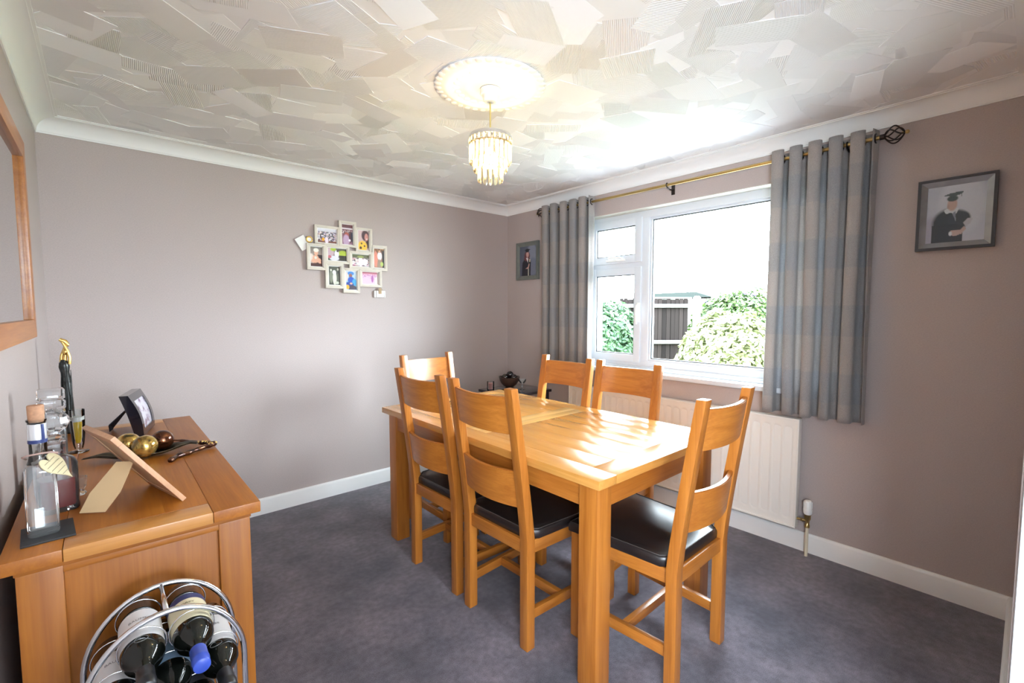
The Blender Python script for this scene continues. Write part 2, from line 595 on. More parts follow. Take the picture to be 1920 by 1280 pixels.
# ------------------------------------------------------------------ window
win = struct(bpy.data.objects.new('window_1', None)); col.objects.link(win)
FX0, FX1 = .085, .150          # frame depth range
FZ0, FZ1 = WZ0 + .012, WZ1
ML0, ML1 = -1.462, -1.392      # mullion y
def frame_boxes(bm, y0, y1, z0, z1, wd, x0, x1, bev=.004, sides='lrtb'):
    bx(bm, x0, x1, y0, y0 + wd, z0, z1, bev)
    bx(bm, x0, x1, y1 - wd, y1, z0, z1, bev)
    bx(bm, x0, x1, y0 + wd - .004, y1 - wd + .004, z0, z0 + wd, bev)
    bx(bm, x0, x1, y0 + wd - .004, y1 - wd + .004, z1 - wd, z1, bev)
bm = newbm()
frame_boxes(bm, WY0, WY1, FZ0, FZ1, .056, FX0, FX1)
bx(bm, FX0 + .001, FX1 - .001, ML0, ML1, FZ0 + .05, FZ1 - .05, .004)
bx(bm, FX0 + .002, FX1 - .002, ML1 - .003, WY1 - .05, 1.655, 1.712, .004)
obj('window_frame', bm, M['upvc'], win, 30)
# fixed light beads and glass
def light(y0, y1, z0, z1, x0, x1, wd, nm):
    bm = newbm()
    frame_boxes(bm, y0, y1, z0, z1, wd, x0, x1, .006)
    o = obj(nm, bm, M['upvc'], win, 30)
    bm = newbm()
    frame_boxes(bm, y0 + wd - .001, y1 - wd + .001, z0 + wd - .001, z1 - wd + .001, .0075, x0 + .010, x0 + .0235, 0)
    obj('gasket', bm, M['gasket'], o)
    bm = newbm()
    bx(bm, x0 + .024, x0 + .028, y0 + wd - .003, y1 - wd + .003, z0 + wd - .003, z1 - wd + .003)
    obj('glass_pane', bm, M['pane'], win)
    return o
light(WY0 + .05, ML0 + .004, FZ0 + .05, FZ1 - .05, .094, .140, .022, 'glazing_bead')
c1 = light(ML1 - .012, WY1 - .040, FZ0 + .040, 1.668, .072, .140, .056, 'casement')
c2 = light(ML1 - .012, WY1 - .040, 1.700, FZ1 - .040, .072, .140, .056, 'top_vent')
# handles
bm = newbm()
bx(bm, .058, .074, -1.404, -1.384, 1.26, 1.40, .003)
tube(bm, [(.062, -1.394, 1.385), (.040, -1.394, 1.380), (.034, -1.394, 1.355), (.034, -1.394, 1.275), (.038, -1.394, 1.245)], [.007, .007, .008, .007, .006], 10)
obj('handle', bm, M['white_plastic'], c1, 40)
bm = newbm()
bx(bm, .058, .074, -1.27, -1.10, 1.716, 1.732, .003)
tube(bm, [(.060, -1.13, 1.735), (.044, -1.13, 1.742), (.040, -1.16, 1.744), (.040, -1.24, 1.740), (.046, -1.255, 1.728)], [.006, .006, .007, .006, .005], 10)
ball(bm, (.046, -1.2, 1.726), .009)
obj('handle', bm, M['white_plastic'], c2, 40)
bm = newbm()
bx(bm, -.002, .30, WY0 - .0, WY1 + .0, WZ0 - .029, WZ0 - .0005, .002)
bx(bm, -.05, -.0005, WY0 - .04, WY1 + .04, WZ0 - .03, WZ0, .006)
obj('window_sill', bm, M['upvc'], win, 40)
bm = newbm()
bx(bm, .045, .0855, WY0 + .001, WY1 - .001, WZ0, WZ0 + .014, .004)
bx(bm, .065, .0855, WY0 + .001, WY1 - .001, WZ0 + .012, WZ0 + .026, .004)
obj('sill_strip', bm, M['upvc'], win, 40)
# reveals
bm = newbm()
bx(bm, .0005, .279, WY0, WY1, WZ1 - .004, WZ1 + .0)
bx(bm, .0005, .279, WY0, WY0 + .004, WZ0, WZ1)
bx(bm, .0005, .279, WY1 - .004, WY1, WZ0, WZ1)
obj('reveal', bm, M['soffit'], win)

# ------------------------------------------------------------------ curtains and pole
RX, RZ = -.082, 2.163
pole = thing('curtain_pole', 'antique brass curtain pole with cage finials above the window', 'curtain pole', (RX, -1.69, RZ))
bm = newbm(); tube(bm, [(0, 1.125, 0), (0, -1.125, 0)], .0095, 14)
obj('rod', bm, M['brass'], pole, 40)
for sgn in (1, -1):
    bm = newbm()
    y0 = sgn * 1.12
    for k in range(6):
        a0 = 2 * PI * k / 6
        pts = []
        for q in range(13):
            u = q / 12
            rr = .036 * math.sin(PI * u) ** .8 + .003
            a = a0 + u * 1.6
            pts.append((rr * math.cos(a), y0 + sgn * (.004 + .075 * u), rr * math.sin(a)))
        tube(bm, pts, .0032, 6)
    tube(bm, [(0, y0 - sgn * .012, 0), (0, y0 + sgn * .006, 0)], .013, 12)
    f = obj('finial', bm, M['dark_metal'], pole, 40)
    bm = newbm(); ball(bm, (0, y0 + sgn * .088, 0), .009)
    tube(bm, [(0, y0 + sgn * .07, 0), (0, y0 + sgn * .085, 0)], .005, 8)
    obj('finial_tip', bm, M['brass'], f, 'all' if False else 40)
for yb in (0, .98, -.98):
    bm = newbm()
    bx(bm, -RX - .006, -RX, yb - .012, yb + .012, -.05, .02, .002)
    tube(bm, [(-RX - .004, yb, -.02), (.03, yb, -.024), (.004, yb, -.016)], .005, 8)
    torus(bm, (0, yb, 0), .0125, .0035, 'y', 16, 6)
    obj('bracket', bm, M['dark_metal'], pole, 40)


def curtain_material():
    k = N('checked_curtain_cloth')
    tc = k.n('TexCoord')
    uv = k.n('UVMap', uv_map='UVMap')
    sp = k.n('SeparateXYZ', {0: uv.outputs[0]})
    # broad woven check: bands along the drop and across the width
    def band(sock, freq, thr, ph):
        a = k.n('Math', {0: sock, 1: freq}, operation='MULTIPLY')
        b = k.n('Math', {0: a.outputs[0], 1: ph}, operation='ADD')
        c = k.n('Math', {0: b.outputs[0]}, operation='FRACT')
        return k.n('MapRange', {'Value': c.outputs[0], 'From Min': thr - .01, 'From Max': thr + .01}).outputs[0]
    b1 = band(sp.outputs['Y'], 2.9, .55, .12)
    b2 = band(sp.outputs['X'], 5.0, .5, .0)
    ad = k.n('Math', {0: b1, 1: b2}, operation='ADD')
    ml = k.n('Math', {0: ad.outputs[0], 1: .5}, operation='MULTIPLY')
    cr = k.n('ValToRGB', {'Fac': ml.outputs[0]})
    e = cr.color_ramp.elements
    e[0].color = (.42, .385, .365, 1)
    e[1].color = (.34, .342, .355, 1)
    e2 = e.new(.5); e2.color = (.37, .355, .35, 1)
    nn = k.n('TexNoise', {'Vector': tc.outputs['Object'], 'Scale': 350.0, 'Detail': 2.0})
    mr = k.n('MapRange', {'Value': nn.outputs['Fac'], 'From Min': .3, 'From Max': .7, 'To Min': .85, 'To Max': 1.15})
    c = k.n('VectorMath', {0: cr.outputs['Color'], 'Scale': mr.outputs[0]}, operation='SCALE')
    bmp = k.n('Bump', {'Height': nn.outputs['Fac'], 'Strength': .4, 'Distance': .001})
    p = k.n('BsdfPrincipled', {'Base Color': c.outputs[0], 'Roughness': .9, 'Normal': bmp.outputs[0], 'Sheen Weight': .3, 'Specular IOR Level': .1})
    tl = k.n('BsdfTranslucent', {'Color': c.outputs[0]})
    mx = k.n('MixShader', {0: .32, 1: p.outputs[0], 2: tl.outputs[0]})
    return k.surf(mx.outputs[0])
M['curtain'] = curtain_material()


def curtain(ya, yb, za, zb, nf, label, seed, wid=.3, spread=.0, ph=0.0):
    """ya = edge nearer the back wall, yb = other edge"""
    r = random.Random(seed)
    ym = (ya + yb) / 2
    root = thing('curtain', label, 'curtain', (RX, ym, za), 0, 'eyelet curtains at the dining room window')
    bm = newbm(); uvl = bm.loops.layers.uv.new('UVMap')
    nu, nv = nf * 16, 44
    wob = [r.uniform(-.25, .25) for _ in range(nf * 2 + 2)]
    H = zb - za
    grid = []
    top_h = []
    for j in range(nv + 1):
        t = j / nv          # 0 at top
        z = H * (1 - t)
        row = []
        for i in range(nu + 1):
            u = i / nu
            fph = u * nf * 2 * PI + ph
            k0 = int(u * nf * 2)
            amp = (.040 + .007 * math.sin(k0 * 2.3 + seed)) * (1 - .10 * t)
            # rounder folds near the top, drifting slightly lower down
            s = math.sin(fph + wob[k0] * t * .8)
            s = math.copysign(abs(s) ** .75, s)
            xx = -s * amp - .004 * t + .006 * math.sin(3.1 * u * nf + seed) * t
            yy = (ya + (yb - ya) * u) - ym + .018 * math.sin(2 * fph) * (1 - .4 * t) + spread * t * (u - .5) * 2 + .006 * math.sin(u * 9 + seed + 3 * t) * t
            zz = z
            if j == 0:
                zz = z + .004 * s
            row.append(bm.verts.new((xx, yy, zz)))
        grid.append(row)
    for j in range(nv):
        for i in range(nu):
            f = bm.faces.new((grid[j][i], grid[j + 1][i], grid[j + 1][i + 1], grid[j][i + 1]))
            for lp, (jj, ii) in zip(f.loops, ((j, i), (j + 1, i), (j + 1, i + 1), (j, i + 1))):
                lp[uvl].uv = (ii / nu * nf * .30, jj / nv * H)
    o = obj('drape', bm, M['curtain'], root, 'all')
    sm = o.modifiers.new('thickness', 'SOLIDIFY'); sm.thickness = .0015; sm.offset = 0
    # eyelets where cloth crosses the rod
    for q in range(nf * 2 + 1):
        u = (q * PI - ph) / (2 * PI * nf)
        if not .01 < u < .99:
            continue
        yy = ya + (yb - ya) * u - ym
        bm = newbm(); torus(bm, (0, yy, RZ - za), .021, .0035, 'y', 20, 6)
        obj('eyelet', bm, M['dark_metal'], root, 40)
    return root

curtain(-.585, -1.085, .79, 2.205, 5, 'grey checked eyelet curtain beside the small graduation portrait', 3, ph=.9)
curtain(-2.345, -2.790, .775, 2.205, 5, 'grey checked eyelet curtain hanging over the right end of the radiator', 5, ph=.5)

# ------------------------------------------------------------------ radiator
rad = thing('radiator', 'white panel radiator with vertical flutes under the window', 'radiator', (0, -1.684, .149))
RY = 1.6515 / 2; RZh = .601
bm = newbm()
pitch = .0555
nfl = int((2 * RY - .04) / pitch)
y_start = -nfl * pitch / 2
ny_, nz_ = nfl * 8, 40
rows = []
def flute(y, z):
    u = ((y - y_start) / pitch) % 1.0
    if y < y_start or y > -y_start:
        return 0
    a = abs(u - .5) * 2
    prof = max(0, 1 - (a / .62) ** 2) if a < .62 else 0
    ez = min(z - .045, RZh - .045 - z)
    e = max(0, min(1, ez / .022))
    return prof * math.sin(e * PI / 2)
ys = [-RY] + [y_start + i * pitch / 8 for i in range(ny_ + 1)] + [RY]
zs = [0, .012, .03] + [.045 + (RZh - .09) * i / nz_ for i in range(nz_ + 1)] + [RZh - .03, RZh - .012, RZh]
for z in zs:
    rows.append([bm.verts.new((-.085 + .011 * flute(y, z), y, z)) for y in ys])
for a in range(len(zs) - 1):
    for b in range(len(ys) - 1):
        bm.faces.new((rows[a][b], rows[a][b + 1], rows[a + 1][b + 1], rows[a + 1][b]))
bmesh.ops.recalc_face_normals(bm, faces=bm.faces[:])
if bm.faces[0].normal.x > 0:
    bmesh.ops.reverse_faces(bm, faces=bm.faces[:])
bx(bm, -.0835, -.045, -RY, RY, 0, RZh, .004)
obj('panel', bm, M['radiator'], rad, 35)
bm = newbm()
frame_boxes(bm, -RY - .003, RY + .003, -.003, RZh + .003, .010, -.090, -.040, .003)
obj('edge_trim', bm, M['radiator'], rad, 35)
for yb in (-.6, .6):
    bm = newbm(); bx(bm, -.046, -.001, yb - .02, yb + .02, .05, .5, .002)
    obj('wall_bracket', bm, M['radiator'], rad)
valve = thing('radiator_valve', 'white thermostatic valve on cream pipe beside the radiator', 'valve', (-.06, -2.562, 0))
bm = newbm()
lathe(bm, [(.016, .235), (.021, .242), (.022, .262), (.0205, .266), (.0205, .285), (.0195, .289), (.0195, .303), (.015, .311), (0, .313)], 24)
for k in range(12):
    a = 2 * PI * k / 12
    bx(bm, .0185, .0215, -.0015, .0015, .270, .303, .0005, Matrix.Rotation(a, 4, 'Z'))
obj('thermostat_head', bm, M['white_plastic'], valve, 40)
bm = newbm()
lathe(bm, [(.009, .16), (.013, .162), (.013, .178), (.010, .182), (.011, .20), (.016, .21), (.016, .236), (0, .237)], 8)
tube(bm, [(0, 0, .197), (-.002, .03, .197), (-.004, .052, .197)], .007, 8)
tube(bm, [(-.003, .02, .197), (-.003, .032, .197)], .010, 6)
obj('valve_body', bm, M['brass'], valve, 40)
bm = newbm()
tube(bm, [(0, 0, 0), (0, 0, .165)], .0085, 12)
obj('pipe', bm, M['cream_pipe'], valve, 40)

# ------------------------------------------------------------------ dining table
TX0, TX1, TY0, TY1, TH = -1.689, -.789, -2.4034, -.8206, .78
TC = ((TX0 + TX1) / 2, (TY0 + TY1) / 2)
tbl = thing('dining_table', 'golden oak extending dining table with thick square legs', 'table', (*TC, 0))
hx, hy = (TX1 - TX0) / 2, (TY1 - TY0) / 2
g = .0003
tt = .032
bm = newbm()
for s in (-1, 1):
    a, b = sorted((s * hx, s * (hx - .098)))
    bx(bm, a, b, -hy, hy, TH - tt, TH, .0018)
split('side_board', bm, M['top_y'], tbl, 30)
bm = newbm()
for s in (-1, 1):
    a, b = sorted((s * hy, s * (hy - .105)))
    bx(bm, -hx + .098 + g, hx - .098 - g, a, b, TH - tt, TH, .001)
split('cross_board', bm, M['top_x'], tbl, 30)
bm = newbm()
for s in (-1, 1):
    a, b = sorted((s * .0006, s * .068))
    bx(bm, -hx + .098 + g, hx - .098 - g, a, b, TH - tt, TH, .001)
split('cross_board', bm, wood('pale_oak_board', 'x', (.74, .44, .15), (.64, .35, .10), rough=.24, coat=.4), tbl, 30)
bm = newbm()
for s in (-1, 1):
    y0, y1 = sorted((s * (.068 + g), s * (hy - .105 - g)))
    n = 6
    wdt = (2 * (hx - .098) - 2 * g) / n
    for k in range(n):
        xa = -hx + .098 + g + k * wdt
        bx(bm, xa, xa + wdt - .0001, y0, y1, TH - tt, TH - .0001, .0004)
obj('tabletop', bm, M['top_y'], tbl, 30)
o_, lw = .0295, .080
bm = newbm()
ap0, ap1 = TH - tt - .095, TH - tt
bx(bm, -hx + o_ + .012, -hx + o_ + .034, -hy + o_ + lw - .01, hy - o_ - lw + .01, ap0, ap1, .002)
bx(bm, hx - o_ - .034, hx - o_ - .012, -hy + o_ + lw - .01, hy - o_ - lw + .01, ap0, ap1, .002)
split('apron', bm, M['oak_y'], tbl, 30)
bm = newbm()
bx(bm, -hx + o_ + lw - .01, hx - o_ - lw + .01, -hy + o_ + .012, -hy + o_ + .034, ap0, ap1, .002)
bx(bm, -hx + o_ + lw - .01, hx - o_ - lw + .01, hy - o_ - .034, hy - o_ - .012, ap0, ap1, .002)
split('apron', bm, M['oak_x'], tbl, 30)
for sx in (-1, 1):
    for sy in (-1, 1):
        bm = newbm()
        xa, xb = sorted((sx * (hx - o_), sx * (hx - o_ - lw)))
        ya, yb = sorted((sy * (hy - o_), sy * (hy - o_ - lw)))
        bx(bm, xa, xb, ya, yb, 0, TH - tt, .003)
        obj('leg', bm, M['oak_z'], tbl, 30)

# ------------------------------------------------------------------ dining chairs
CH, CW, CB, LA = 1.054, .409, .085, .043
def back_y(z):
    if z < .44:
        return 0.0
    t = (z - .44) / (CH - .44)
    return -CB * (t ** 1.15)

def make_chair(label):
    t = thing('dining_chair', label, 'chair', group='ladder back chairs around the dining table')
    zsb = [0, .44, .52, .62, .72, .82, .92, 1.0, CH]
    for s in (-1, 1):
        bm = newbm()
        poly = [(back_y(z), z) for z in zsb] + [(back_y(z) + (LA - .008 * max(0, (z - .44) / .6)), z) for z in reversed(zsb)]
        xa, xb = sorted((s * CW / 2, s * (CW / 2 - LA)))
        prism(bm, poly, 'x', xa, xb, .004)
        obj('back_post', bm, M['oak_z'], t, 35)
    for (z0, z1, dip) in ((.872, 1.020, .006), (.575, .725, .006)):
        bm = newbm()
        n = 14
        hw = CW / 2 - LA + .004
        A = []
        for i in range(n + 1):
            u = i / n * 2 - 1
            bow = -.030 * (1 - u * u)
            xx = u * hw
            sec = []
            low = z0 + .000
            zt = z1 - dip * (1 - u * u) * .5
            for (dy, z) in ((0.006, low), (0.026, low), (0.026, zt), (0.006, zt)):
                sec.append(bm.verts.new((xx, back_y(z) + dy + bow, z)))
            A.append(sec)
        for i in range(n):
            for k in range(4):
                bm.faces.new((A[i][k], A[i][(k + 1) % 4], A[i + 1][(k + 1) % 4], A[i + 1][k]))
        bm.faces.new(A[0][::-1]); bm.faces.new(A[-1])
        bmesh.ops.recalc_face_normals(bm, faces=bm.faces[:])
        es = [e for e in bm.edges if e.calc_face_angle(0) > .8 and abs((e.verts[0].co - e.verts[1].co).x) > .005]
        bmesh.ops.bevel(bm, geom=es, offset=.003, segments=2, affect='EDGES')
        obj('back_slat', bm, M['oak_x'], t, 35)
    FH = .228
    fy0, fy1 = .411, .450
    for s in (-1, 1):
        bm = newbm()
        xa, xb = sorted((s * FH, s * (FH - .040)))
        bx(bm, xa, xb, fy0, fy1, 0, .440, .003)
        obj('leg', bm, M['oak_z'], t, 35)
    # seat rails
    bm = newbm()
    bx(bm, -CW / 2 + LA - .004, CW / 2 - LA + .004, .010, .032, .385, .440, .002)
    bx(bm, -FH + .036, FH - .036, fy0 + .012, fy1 - .006, .385, .438, .002)
    split('seat_rail', bm, M['oak_x'], t, 35)
    bm = newbm()
    for s in (-1, 1):
        x0_, x1_ = s * (CW / 2 - .012), s * (FH - .012)
        poly = [(x0_, LA - .004), (x1_, fy0 + .004), (x1_ - s * .022, fy0 + .004), (x0_ - s * .022, LA - .004)]
        if s < 0:
            poly = poly[::-1]
        prism(bm, poly, 'z', .385, .438, .002)
    split('seat_rail', bm, M['oak_y'], t, 35)
    # stretchers: two at the sides, one between them
    bm = newbm()
    for s in (-1, 1):
        x0_, x1_ = s * (CW / 2 - .010), s * (FH - .010)
        poly = [(x0_, LA - .004), (x1_, fy0 + .004), (x1_ - s * .022, fy0 + .004), (x0_ - s * .022, LA - .004)]
        if s < 0:
            poly = poly[::-1]
        prism(bm, poly, 'z', .115, .155, .002)
    split('stretcher', bm, M['oak_y'], t, 35)
    bm = newbm()
    bx(bm, -FH + .044, FH - .044, .205, .228, .116, .154, .002)
    split('stretcher', bm, M['oak_x'], t, 35)
    # seat pad: leather cushion, tapered towards the back, softly domed
    bm = newbm()
    nx_, ny2 = 14, 14
    def pad(u, v, z, inset):
        yy = .022 + inset + (.462 - .022 - 2 * inset) * v
        hw = (CW / 2 - .006) + (FH + .004 - CW / 2 + .006) * v
        if yy < LA + .004:
            hw = min(hw, CW / 2 - LA - .003)
        hw -= inset
        return Vector(((u * 2 - 1) * hw, yy, z))
    lay = [(.438, .004), (.442, .001), (.458, .0), (.470, .001), (.477, .005)]
    def ring(z, ins):
        pts = []
        n = 10
        for i in range(n): pts.append((i / n, 0))
        for i in range(n): pts.append((1, i / n))
        for i in range(n): pts.append((1 - i / n, 1))
        for i in range(n): pts.append((0, 1 - i / n))
        return [bm.verts.new(pad(u, v, z, ins)) for u, v in pts]
    rg = [ring(z, i) for z, i in lay]
    m_ = len(rg[0])
    for A, B in zip(rg, rg[1:]):
        for i in range(m_):
            bm.faces.new((A[i], A[(i + 1) % m_], B[(i + 1) % m_], B[i]))
    bm.faces.new(rg[0][::-1])
    # domed top
    prev = rg[-1]
    cen = Vector((0, .25, 0))
    for s_, dz in ((.86, .005), (.62, .008), (.3, .0095)):
        nw = [bm.verts.new(Vector((v.co.x * s_, cen.y + (v.co.y - cen.y) * s_, .477 + dz))) for v in rg[-1]]
        for i in range(m_):
            bm.faces.new((prev[i], prev[(i + 1) % m_], nw[(i + 1) % m_], nw[i]))
        prev = nw
    bm.faces.new(prev)
    obj('seat', bm, M['leather'], t, 50)
    bm = newbm()
    pts = []
    n = 10
    for (a, b) in [(i / n, 0) for i in range(n)] + [(1, i / n) for i in range(n)] + [(1 - i / n, 1) for i in range(n)] + [(0, 1 - i / n) for i in range(n)]:
        pts.append(pad(a, b, .4785, .006))
    tube(bm, pts, .0022, 6, closed=True)
    obj('seat_piping', bm, M['piping'], t, 'all')
    return t

ch0 = make_chair('oak ladder back chair at the far left corner of the table, sideboard side')
ch0.location = (-1.704, -1.385, 0); ch0.rotation_euler = (0, 0, math.radians(-88.7))
dup(ch0, (-1.703, -1.867, 0), math.radians(-88.8), 'oak ladder back chair on the sideboard side, nearest the near table corner')
dup(ch0, (-1.256, -.683, 0), math.radians(183.3), 'oak chair at the far end of the table, brightly lit slat facing the camera')
dup(ch0, (-.774, -1.388, 0), math.radians(91), 'oak chair on the window side, in front of the left curtain and bowl table')
dup(ch0, (-.755, -1.833, 0), math.radians(93.5), 'oak chair on the window side, in front of the middle of the radiator')
dup(ch0, (-1.253, -2.557, 0), math.radians(.8), 'oak chair at the near end of the table, black leather seat in full view')

# ------------------------------------------------------------------ pendant light
PX, PY = -1.603, -1.733
def med():
    bm = newbm()
    prof = [(.232, 0), (.232, -.004), (.224, -.009), (.205, -.008), (.198, -.012), (.185, -.012), (.17, -.009), (.12, -.009), (.112, -.014), (.09, -.016), (.07, -.012), (.0, -.012)]
    lathe(bm, prof, 64, Matrix.Translation((PX, PY, RH - .004)))
    for k in range(36):
        a = 2 * PI * k / 36
        ball(bm, (PX + .222 * math.cos(a), PY + .222 * math.sin(a), RH - .010), .017, 10, 6, (1, 1, .28))
    for k in range(24):
        a = 2 * PI * (k + .5) / 24
        ball(bm, (PX + .145 * math.cos(a), PY + .145 * math.sin(a), RH - .013), .014, 8, 6, (1.1, 1.1, .28))
    for k in range(16):
        a = 2 * PI * k / 16
        ball(bm, (PX + .098 * math.cos(a), PY + .098 * math.sin(a), RH - .016), .012, 8, 6, (1.1, 1.1, .3))
    return bm
struct(obj('trim_6', med(), M['coving'], None, 50))
lampt = thing('pendant_light', 'lit three-tier crystal pendant light hanging from the ceiling rose', 'ceiling light', (PX, PY, 1.895))
def lz(z): return z - 1.895
bm = newbm()
lathe(bm, [(0, lz(RH - .018)), (.043, lz(RH - .018)), (.043, lz(RH - .036)), (.040, lz(RH - .040)), (.032, lz(RH - .041)), (.031, lz(RH - .062)), (.026, lz(RH - .070)), (0, lz(RH - .071))][::-1], 32)
obj('ceiling_cup', bm, M['white_plastic'], lampt, 40)
bm = newbm(); tube(bm, [(0, 0, lz(RH - .068)), (0, 0, lz(2.105))], .0035, 8)
obj('cord', bm, plain('gold_cord', (.55, .42, .14), .4), lampt, 40)
bm = newbm()
lathe(bm, [(.080, lz(2.098)), (.089, lz(2.095)), (.0915, lz(2.088)), (.0915, lz(2.078)), (.0885, lz(2.078)), (.0885, lz(2.086)), (.080, lz(2.094)), (.080, lz(2.098))], 48, cap=False)
for k in range(3):
    a = 2 * PI * k / 3
    tube(bm, [(.010 * math.cos(a), .010 * math.sin(a), lz(2.104)), (.05 * math.cos(a), .05 * math.sin(a), lz(2.102)), (.083 * math.cos(a), .083 * math.sin(a), lz(2.095))], .003, 8)
lathe(bm, [(0, lz(2.112)), (.012, lz(2.112)), (.014, lz(2.102)), (.012, lz(2.095)), (0, lz(2.095))], 20)
sh = obj('shade_ring', bm, M['chrome'], lampt, 40)
bm = newbm()
torus(bm, (0, 0, lz(2.055)), .0885, .0016, 'z', 48, 6)
torus(bm, (0, 0, lz(2.0)), .070, .0016, 'z', 40, 6)
torus(bm, (0, 0, lz(1.97)), .052, .0016, 'z', 36, 6)
for k in range(3):
    a = 2 * PI * k / 3
    tube(bm, [(.088 * math.cos(a), .088 * math.sin(a), lz(2.085)), (.0885 * math.cos(a), .0885 * math.sin(a), lz(2.055)), (.07 * math.cos(a), .07 * math.sin(a), lz(2.0)), (.052 * math.cos(a), .052 * math.sin(a), lz(1.97))], .0013, 6)
obj('wire_frame', bm, M['brass'], lampt, 40)

def crystal_mat():
    k = N('lit_crystal')
    tr = k.n('BsdfTransparent', {'Color': (1, .97, .90)})
    tl = k.n('BsdfTranslucent', {'Color': (1, .93, .80)})
    gl = k.n('BsdfGlossy', {'Roughness': .08})
    m1 = k.n('MixShader', {0: .38, 1: tr.outputs[0], 2: tl.outputs[0]})
    lw = k.n('LayerWeight', {'Blend': .35})
    m2 = k.n('MixShader', {0: lw.outputs['Fresnel'], 1: m1.outputs[0], 2: gl.outputs[0]})
    return k.surf(m2.outputs[0])
M['lit_crystal'] = crystal_mat()
def drop_mesh(h, wdt, th, point=True):
    bm = newbm()
    # long faceted prism hanging from its top
    pr = [(-wdt / 2, 0), (-wdt / 4, -th / 2), (wdt / 4, -th / 2), (wdt / 2, 0), (wdt / 4, th / 2), (-wdt / 4, th / 2)]
    lv = [(0.5, 0), (1, -.006), (1, -h + .010), (.45, -h)]
    R_ = []
    for s, z in lv:
        R_.append([bm.verts.new((x_ * s, y_ * s, z)) for x_, y_ in pr])
    for A, B in zip(R_, R_[1:]):
        for i in range(6):
            bm.faces.new((A[i], A[(i + 1) % 6], B[(i + 1) % 6], B[i]))
    bm.faces.new(R_[0]); bm.faces.new(R_[-1][::-1])
    bmesh.ops.recalc_face_normals(bm, faces=bm.faces[:])
    return bm
def tier(n, R_, ztop, h, wdt, name='crystal_drop'):
    first = None
    for k in range(n):
        a = 2 * PI * k / n + (.1 if n % 2 else 0)
        if first is None:
            o = obj(name, drop_mesh(h, wdt, .009), M['lit_crystal'], lampt)
            first = o
        else:
            o = first.copy(); col.objects.link(o); o.parent = lampt
        o.location = (R_ * math.cos(a), R_ * math.sin(a), lz(ztop))
        o.rotation_euler = (0, 0, a + PI / 2)
tier(26, .0875, 2.053, .078, .019)
tier(20, .070, 1.998, .058, .019)
tier(14, .052, 1.968, .070, .019)
# small pear beads of the top row
fb = None
for k in range(26):
    a = 2 * PI * (k + .5) / 26
    if fb is None:
        bm = newbm(); ball(bm, (0, 0, 0), .0095, 8, 6, (.8, .5, 1.35))
        o = obj('crystal_bead', bm, M['lit_crystal'], lampt); fb = o
    else:
        o = fb.copy(); col.objects.link(o); o.parent = lampt
    o.location = (.0895 * math.cos(a), .0895 * math.sin(a), lz(2.069)); o.rotation_euler = (0, 0, a + PI / 2)
# lamp bulb
k = N('bulb_glow')
em = k.n('Emission', {'Color': (1, .72, .36), 'Strength': 240.0})
M['bulb'] = k.surf(em.outputs[0])
bm = newbm()
lathe(bm, [(.0, lz(1.955)), (.016, lz(1.960)), (.026, lz(1.978)), (.027, lz(1.995)), (.018, lz(2.022)), (.013, lz(2.04)), (0, lz(2.041))], 24)
obj('bulb', bm, M['bulb'], lampt, 'all')
bm = newbm(); lathe(bm, [(0, lz(2.0405)), (.016, lz(2.0405)), (.018, lz(2.094)), (0, lz(2.095))], 20)
obj('lamp_holder', bm, M['white_plastic'], lampt, 40)

# ------------------------------------------------------------------ sideboard
ST = .82
SX0, SX1, SY0, SY1 = -3.075, -2.585, -1.938, -.553
sb = thing('sideboard', 'honey oak sideboard against the left wall', 'sideboard', ((SX0 + SX1) / 2, (SY0 + SY1) / 2, 0))
sx, sy = (SX1 - SX0) / 2, (SY1 - SY0) / 2
bm = newbm()
bx(bm, -sx, -sx + .098, -sy, sy, ST - .03, ST, .003)
bx(bm, sx - .110, sx, -sy, sy, ST - .03, ST, .003)
for k in range(3):
    wd = (2 * sx - .208 - .001) / 3
    xa = -sx + .0985 + k * wd
    bx(bm, xa, xa + wd - .0001, -sy + .08, sy - .08, ST - .03, ST - .0002, .0005)
top = obj('top', bm, M['side_y'], sb, 30)
bm = newbm()
for s in (-1, 1):
    a, b = sorted((s * sy, s * (sy - .0795)))
    bx(bm, -sx + .0985, sx - .1105, a, b, ST - .03, ST + .0, .0035)
split('end_board', bm, wood('light_oak_end', 'x', (.58, .27, .07), (.47, .19, .04)), top, 30)
bm = newbm()
bx(bm, -sx + .02, sx - .02, -sy + .02, sy - .02, ST - .045, ST - .030, .003)
ob = obj('moulding', bm, M['side_x'], sb, 30)
pw = .075
for ax in (-1, 1):
    for ay in (-1, 1):
        bm = newbm()
        xa, xb = sorted((ax * (sx - .022), ax * (sx - .022 - pw)))
        ya, yb = sorted((ay * (sy - .024), ay * (sy - .024 - .05)))
        bx(bm, xa, xb, ya, yb, 0, ST - .045, .004)
        obj('leg', bm, M['side_z'], sb, 30)
for ay in (-1, 1):
    bm = newbm()
    ya, yb = sorted((ay * (sy - .036), ay * (sy - .052)))
    bx(bm, -sx + .022 + pw - .002, sx - .022 - pw + .002, ya, yb, .09, ST - .045, .001)
    o = obj('side_panel', bm, M['side_z'], sb, 30)
    bm = newbm()
    ya, yb = sorted((ay * (sy - .026), ay * (sy - .040)))
    bx(bm, -sx + .022 + pw - .002, sx - .022 - pw + .002, ya, yb, .06, .13, .003)
    bx(bm, -sx + .022 + pw - .002, sx - .022 - pw + .002, ya, yb, ST - .062, ST - .045, .003)
    split('rail', bm, M['side_x'], o, 30)
bm = newbm()
bx(bm, -sx + .03, sx - .04, -sy + .06, sy - .06, .085, .11)
bx(bm, -sx + .024, -sx + .034, -sy + .06, sy - .06, .11, ST - .045)
obj('carcass', bm, M['side_y'], sb)
fx = sx - .028
bm = newbm()
